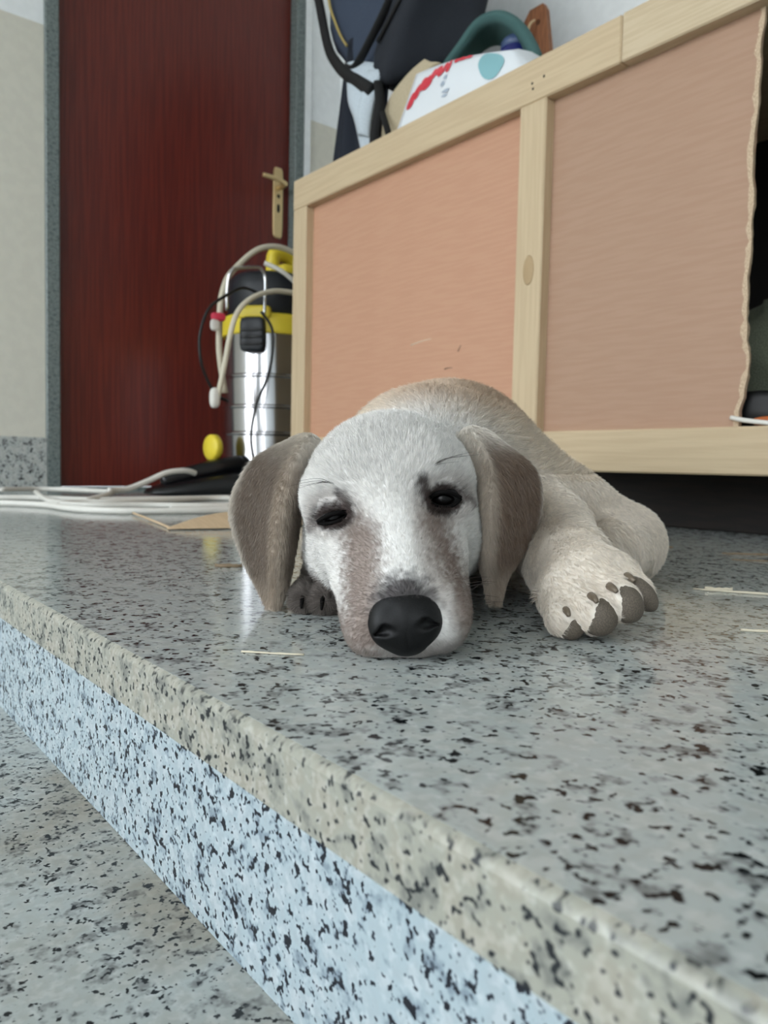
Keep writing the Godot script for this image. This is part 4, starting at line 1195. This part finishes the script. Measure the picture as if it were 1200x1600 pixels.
func build_puppy() -> void:
	blotch.seed = 17
	blotch.frequency = 0.25
	blotch.fractal_octaves = 3
	var root := thing("puppy", "cream puppy with brown ears lying with its chin on the granite tread", "dog", Vector3(0.2567, 0.0, -0.2991), deg_to_rad(-38.9))
	build_solid_puppy()
	var s := solid(Vector3(-0.145, -0.012, -1.0), Vector3(0.27, 0.215, 0.03), 0.0030)
	var verts: PackedVector3Array = s[0]
	var norms: PackedVector3Array = s[1]
	var idx: PackedInt32Array = s[2]
	for i in verts.size():
		if verts[i].y < 0.0006:
			verts[i].y = 0.0006
	var cols := PackedColorArray()
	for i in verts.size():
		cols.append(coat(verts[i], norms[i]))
	var body_tris := idx.size()
	# ears go into the same surface
	for left in [true, false]:
		var ctrl := ear_ctrl(left)
		var nu := 22
		var nv := 34
		var rows := sheet_rows(ctrl, nu, nv)
		var loop := thick_loop(rows, 0.0027)
		var nc: int = loop[0].size()
		var base := verts.size()
		for r in nv + 1:
			for c in nc:
				var p: Vector3 = loop[r][c]
				var du: Vector3 = loop[r][(c + 1) % nc] - loop[r][(c + nc - 1) % nc]
				var dv: Vector3 = loop[mini(r + 1, nv)][c] - loop[maxi(r - 1, 0)][c]
				var u := float(c if c <= nu else nc - 1 - c) / nu
				verts.append(p)
				norms.append(du.cross(dv).normalized())
				cols.append(ear_color(left, u, float(r) / nv, blotch.get_noise_3dv(p * 1500.0) * 0.6))
		for r in nv:
			for c in nc:
				var a := base + r * nc + c
				var b := base + r * nc + (c + 1) % nc
				idx.append_array(PackedInt32Array([a, a + nc, b, b, a + nc, b + nc]))
		var tip := base + nv * nc
		for c in range(1, nc - 1):
			idx.append_array(PackedInt32Array([tip, tip + c + 1, tip + c]))
	put("body", to_mesh([verts, norms, idx], cols), M.coat, root)
	# eyes with dark lids
	for sd: float in [-1.0, 1.0]:
		var left := sd < 0.0
		var ez: float = eye_z[0 if left else 1]
		var c := HX * Vector3(sd * EYE, EY, ez - 0.0168)
		var eye := put("eye", lathe_ball(0.0118, 20), M.eye, root, c)
		var up := []
		var low := []
		var open_y := 0.0023 if left else 0.0044
		for k in 9:
			var a: float = lerp(-1.0, 1.0, k / 8.0)
			var x := a * 0.0100
			var yt := open_y * (1.0 - a * a) + 0.0003
			var yb := -open_y * (1.0 - a * a) - 0.0003
			var zt := 0.0168 - 0.0030 * a * a - 0.0016
			up.append(HX.basis * Vector3(x, yt - a * sd * 0.0010, zt + 0.0004))
			low.append(HX.basis * Vector3(x, yb - a * sd * 0.0010, zt - 0.0004))
		put("eyelid", tube(up, 0.0014, 8, 4), M.lid, eye)
		put("eyelid", tube(low, 0.0012, 8, 4), M.lid, eye)
	build_nose(root)
	build_paw_parts(root)
	build_fur(root, verts, norms, cols, idx, body_tris)

func lathe_ball(r: float, n: int) -> Mesh:
	var m := SphereMesh.new()
	m.radius = r
	m.height = r * 2.0
	m.radial_segments = n * 2
	m.rings = n
	return m

func build_nose(root: Node3D) -> void:
	clear_solid()
	var c := Vector3(-0.001, -0.0555, 0.0715)
	he(c + Vector3(0, 0.005, 0.000), Vector3(0.0188, 0.0135, 0.0130), 0.006)
	he(c + Vector3(0, -0.006, 0.002), Vector3(0.0140, 0.0125, 0.0115), 0.009)
	for s: float in [-1.0, 1.0]:
		he(c + Vector3(s * 0.0105, -0.001, 0.004), Vector3(0.0085, 0.0100, 0.0095), 0.005)
		hb(c + Vector3(s * 0.0070, -0.0020, 0.0165), c + Vector3(s * 0.0105, -0.0010, 0.0140), 0.0023, 0.0027, 0.002, true)
		hb(c + Vector3(s * 0.0105, -0.0010, 0.0140), c + Vector3(s * 0.0155, -0.0030, 0.0095), 0.0020, 0.0007, 0.002, true)
	hb(c + Vector3(0, -0.003, 0.0160), c + Vector3(0, -0.0185, 0.0130), 0.0007, 0.0010, 0.002, true)
	var s2 := solid(HX * c - Vector3(0.03, 0.024, 0.024), HX * c + Vector3(0.03, 0.026, 0.026), 0.0009)
	put("nose", to_mesh(s2), M.nose, root)

func build_paw_parts(root: Node3D) -> void:
	# pads face forward and down on each toe, claws above them
	var toes := PADS
	for t in toes:
		clear_solid()
		var b := Basis(Vector3.BACK, deg_to_rad(t[2]))
		var c: Vector3 = t[0]
		egg(c, t[1], 0.003, b)
		put("paw_pad", to_mesh(solid(c - Vector3(0.016, 0.016, 0.016), c + Vector3(0.016, 0.016, 0.016), 0.0009)), M.pad, root)
		var q: Vector3 = t[3]
		put("claw", tube([q + b * Vector3(0, 0.001, -0.007), q + b * Vector3(0, 0.0010, -0.002), q + b * Vector3(0, 0.0, 0.0012), q + b * Vector3(0, -0.0012, 0.0024)], 0.0026, 10, 5, 0.0012), M.claw, root)
	for i in 3:
		var q := Vector3(-0.0645 + i * 0.0135, 0.0105, -0.1075 + (0.004 if i == 1 else 0.0))
		put("claw", tube([q + Vector3(0, 0.002, -0.006), q + Vector3(0, 0.001, 0.0), q + Vector3(0, -0.005, 0.005)], 0.0026, 8, 4, 0.0007), M.lid, root)
	# whiskers and brow hairs
	var rng := RandomNumberGenerator.new()
	rng.seed = 8
	var st := SurfaceTool.new()
	st.begin(Mesh.PRIMITIVE_TRIANGLES)
	for s: float in [-1.0, 1.0]:
		for k in 16:
			var q := Vector3(s * rng.randf_range(0.0335, 0.036), rng.randf_range(-0.066, -0.046), rng.randf_range(0.022, 0.050))
			var l := rng.randf_range(0.008, 0.022)
			var d := Vector3(s * rng.randf_range(0.5, 1.0), rng.randf_range(-0.45, 0.25), rng.randf_range(-0.7, 0.3)).normalized() * l
			st.append_from(tube([HX * q, HX * (q + d * 0.5 + Vector3(0, 0.0008, 0)), HX * (q + d)], 0.00018, 4, 4, 0.00004), 0, Transform3D())
		for k in 6:
			var q := Vector3(s * (EYE - 0.008 + 0.001 * k), 0.0155 + 0.0006 * k, -0.002)
			var d := Vector3(s * rng.randf_range(0.018, 0.032), rng.randf_range(-0.001, 0.008), rng.randf_range(0.0, 0.010))
			st.append_from(tube([HX * q, HX * (q + d * 0.35 + Vector3(0, 0.003, 0.004)), HX * (q + d)], 0.00016, 4, 5, 0.00004), 0, Transform3D())
	var w := put("whiskers", st.commit(), M.whisker, root)
	w.set_meta("kind", "stuff")

func build_fur(root: Node3D, verts: PackedVector3Array, norms: PackedVector3Array, cols: PackedColorArray, idx: PackedInt32Array, body_tris: int) -> void:
	var rng := RandomNumberGenerator.new()
	rng.seed = 41
	# a tuft: seven tapering blades, unit length along +y, leaning to +z
	var tufts := []
	var st := begin()
	for k in 8:
		var a := rng.randf() * TAU
		var root_at := Vector3(cos(a), 0, sin(a)) * rng.randf_range(0.05, 0.34)
		var l := rng.randf_range(0.7, 1.15)
		var lean := Vector3(rng.randf_range(-0.16, 0.16), 0, rng.randf_range(-0.10, 0.16))
		var f := rng.randf() * PI
		var wd := Vector3(cos(f), 0, sin(f)) * 0.020
		var m := root_at + Vector3(0, l * 0.55, 0) + lean * 0.4
		var tip := root_at + Vector3(0, l, -0.12) + lean
		quad(st, root_at - wd, root_at + wd, m + wd * 0.75, m - wd * 0.75, Vector3(-wd.z, 0, wd.x))
		tri(st, m - wd * 0.75, m + wd * 0.75, tip, Vector3(-wd.z, 0, wd.x))
	var tuft := finish(st)
	var xf: Array[Transform3D] = []
	var cc := PackedColorArray()
	var nose := HX * Vector3(0, -0.050, 0.085)
	var eye_l := HX * Vector3(-EYE, EY, 0)
	var eye_r := HX * Vector3(EYE, EY, 0)
	for t in range(0, idx.size(), 3):
		var a := verts[idx[t]]
		var b := verts[idx[t + 1]]
		var c := verts[idx[t + 2]]
		var mid := (a + b + c) / 3.0
		if mid.y < 0.0025:
			continue
		var ear := t >= body_tris
		var q := HI * mid
		var head := not ear and mid.z > -0.20 and mid.x < 0.075
		var leg := not ear and mid.x > 0.085 and mid.y < 0.095 and mid.z > -0.34
		var len_ := 0.0085
		var dens := 0.30e6
		if head:
			dens = 1.15e6
			len_ = lerpf(0.0026, 0.0062, smoothstep(0.055, -0.04, q.z))
			if mid.distance_to(eye_l) < 0.013 or mid.distance_to(eye_r) < 0.013:
				len_ = 0.0022
		elif ear:
			dens = 0.9e6
			len_ = 0.0048
		elif leg:
			dens = 0.75e6
			len_ = 0.0055 if mid.z < -0.12 else 0.0036
		elif mid.z < -0.55:
			dens = 0.16e6
			len_ = 0.010
		var want := (b - a).cross(c - a).length() * 0.5 * dens
		var count := int(want) + (1 if rng.randf() < want - int(want) else 0)
		for k in count:
			var u := rng.randf()
			var v := rng.randf()
			if u + v > 1.0:
				u = 1.0 - u
				v = 1.0 - v
			var p := a + (b - a) * u + (c - a) * v
			var n := (norms[idx[t]] * (1.0 - u - v) + norms[idx[t + 1]] * u + norms[idx[t + 2]] * v).normalized()
			var col: Color
			var flow: Vector3
			if ear:
				col = cols[idx[t]] * (1.0 - u - v) + cols[idx[t + 1]] * u + cols[idx[t + 2]] * v
				flow = Vector3(0.15 * signf(p.x), -1.0, 0.1)
			else:
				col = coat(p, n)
				if head:
					flow = (p - nose).normalized() + Vector3(0, -0.15, 0)
				elif leg:
					flow = Vector3(0.25, -0.5, 0.85)
				else:
					flow = Vector3(0.1 * signf(p.x - 0.06), -0.35, -1.0)
				# bare skin: eye openings, pads and nose leather
				var qq := HI * p
				if qq.z > -0.02 and (Vector2((qq.x - EYE) / 0.0098, (qq.y - EY) / 0.0052).length() < 1.0 or Vector2((qq.x + EYE) / 0.0105, (qq.y - EY) / 0.0036).length() < 1.0):
					continue
				if leg and p.z > -0.062:
					var bald := false
					for pd in PADS:
						var w: Vector3 = (Basis(Vector3.BACK, deg_to_rad(-pd[2])) * (p - pd[0])) / pd[1]
						if w.length() < 1.03 and w.z > 0.1 or p.distance_to(pd[3]) < 0.0035:
							bald = true
					if bald:
						continue
				if ((qq - Vector3(-0.001, -0.0555, 0.0715)) / Vector3(0.0175, 0.0165, 0.0120)).length() < 1.0:
					continue
			flow = flow + Vector3(rng.randf_range(-0.3, 0.3), rng.randf_range(-0.3, 0.3), rng.randf_range(-0.3, 0.3))
			flow = (flow - n * flow.dot(n)).normalized()
			var lift := rng.randf_range(0.22, 0.50)
			var y := (flow + n * lift).normalized()
			var z := (n - y * n.dot(y)).normalized()
			var x := y.cross(z)
			var l := len_ * rng.randf_range(0.7, 1.25)
			xf.append(Transform3D(Basis(x * l, y * l, z * l), p - n * 0.0004))
			var j := rng.randf_range(0.82, 1.16)
			cc.append(Color(col.r * j, col.g * j, col.b * j))
	var mm := MultiMesh.new()
	mm.transform_format = MultiMesh.TRANSFORM_3D
	mm.use_colors = true
	mm.mesh = tuft
	mm.instance_count = xf.size()
	for i in xf.size():
		mm.set_instance_transform(i, xf[i])
		mm.set_instance_color(i, cc[i])
	var o := MultiMeshInstance3D.new()
	o.name = "fur"
	o.multimesh = mm
	o.material_override = M.hair
	o.set_meta("kind", "stuff")
	root.add_child(o, true)

func _ready() -> void:
	# ---- camera
	var cam := Camera3D.new()
	cam.name = "camera"
	add_child(cam)
	var lens := CameraAttributesPhysical.new()
	lens.frustum_focal_length = 18.0
	lens.exposure_aperture = 9.0
	lens.frustum_focus_distance = 0.46
	lens.frustum_near = 0.01
	lens.frustum_far = 60.0
	cam.attributes = lens
	cam.position = Vector3(0, 0.10, 0)
	cam.basis = Basis(Vector3.UP, deg_to_rad(-38.9)) * Basis(Vector3.RIGHT, deg_to_rad(-3.5)) * Basis(Vector3.BACK, deg_to_rad(1.25))
	cam.current = true
	# ---- sky and exposure
	var sky_mat := ProceduralSkyMaterial.new()
	sky_mat.sky_top_color = Color(0.93, 0.97, 1.0)
	sky_mat.sky_horizon_color = Color(0.98, 0.99, 1.0)
	sky_mat.ground_bottom_color = Color(0.56, 0.56, 0.54)
	sky_mat.ground_horizon_color = Color(0.70, 0.71, 0.70)
	var sky := Sky.new()
	sky.sky_material = sky_mat
	var env := Environment.new()
	env.background_mode = Environment.BG_SKY
	env.sky = sky
	env.background_energy_multiplier = 1.0
	env.tonemap_mode = Environment.TONE_MAPPER_LINEAR
	env.tonemap_exposure = 6.8
	env.sdfgi_enabled = true
	env.ssao_enabled = true
	env.ssil_enabled = true
	var we := WorldEnvironment.new()
	we.name = "world_environment"
	we.environment = env
	add_child(we)
	make_materials()
	build_room()
	build_door()
	build_cabinet()
	build_vacuum()
	build_on_cabinet()
	build_in_cabinet()
	build_cables()
	build_debris()
	build_puppy()
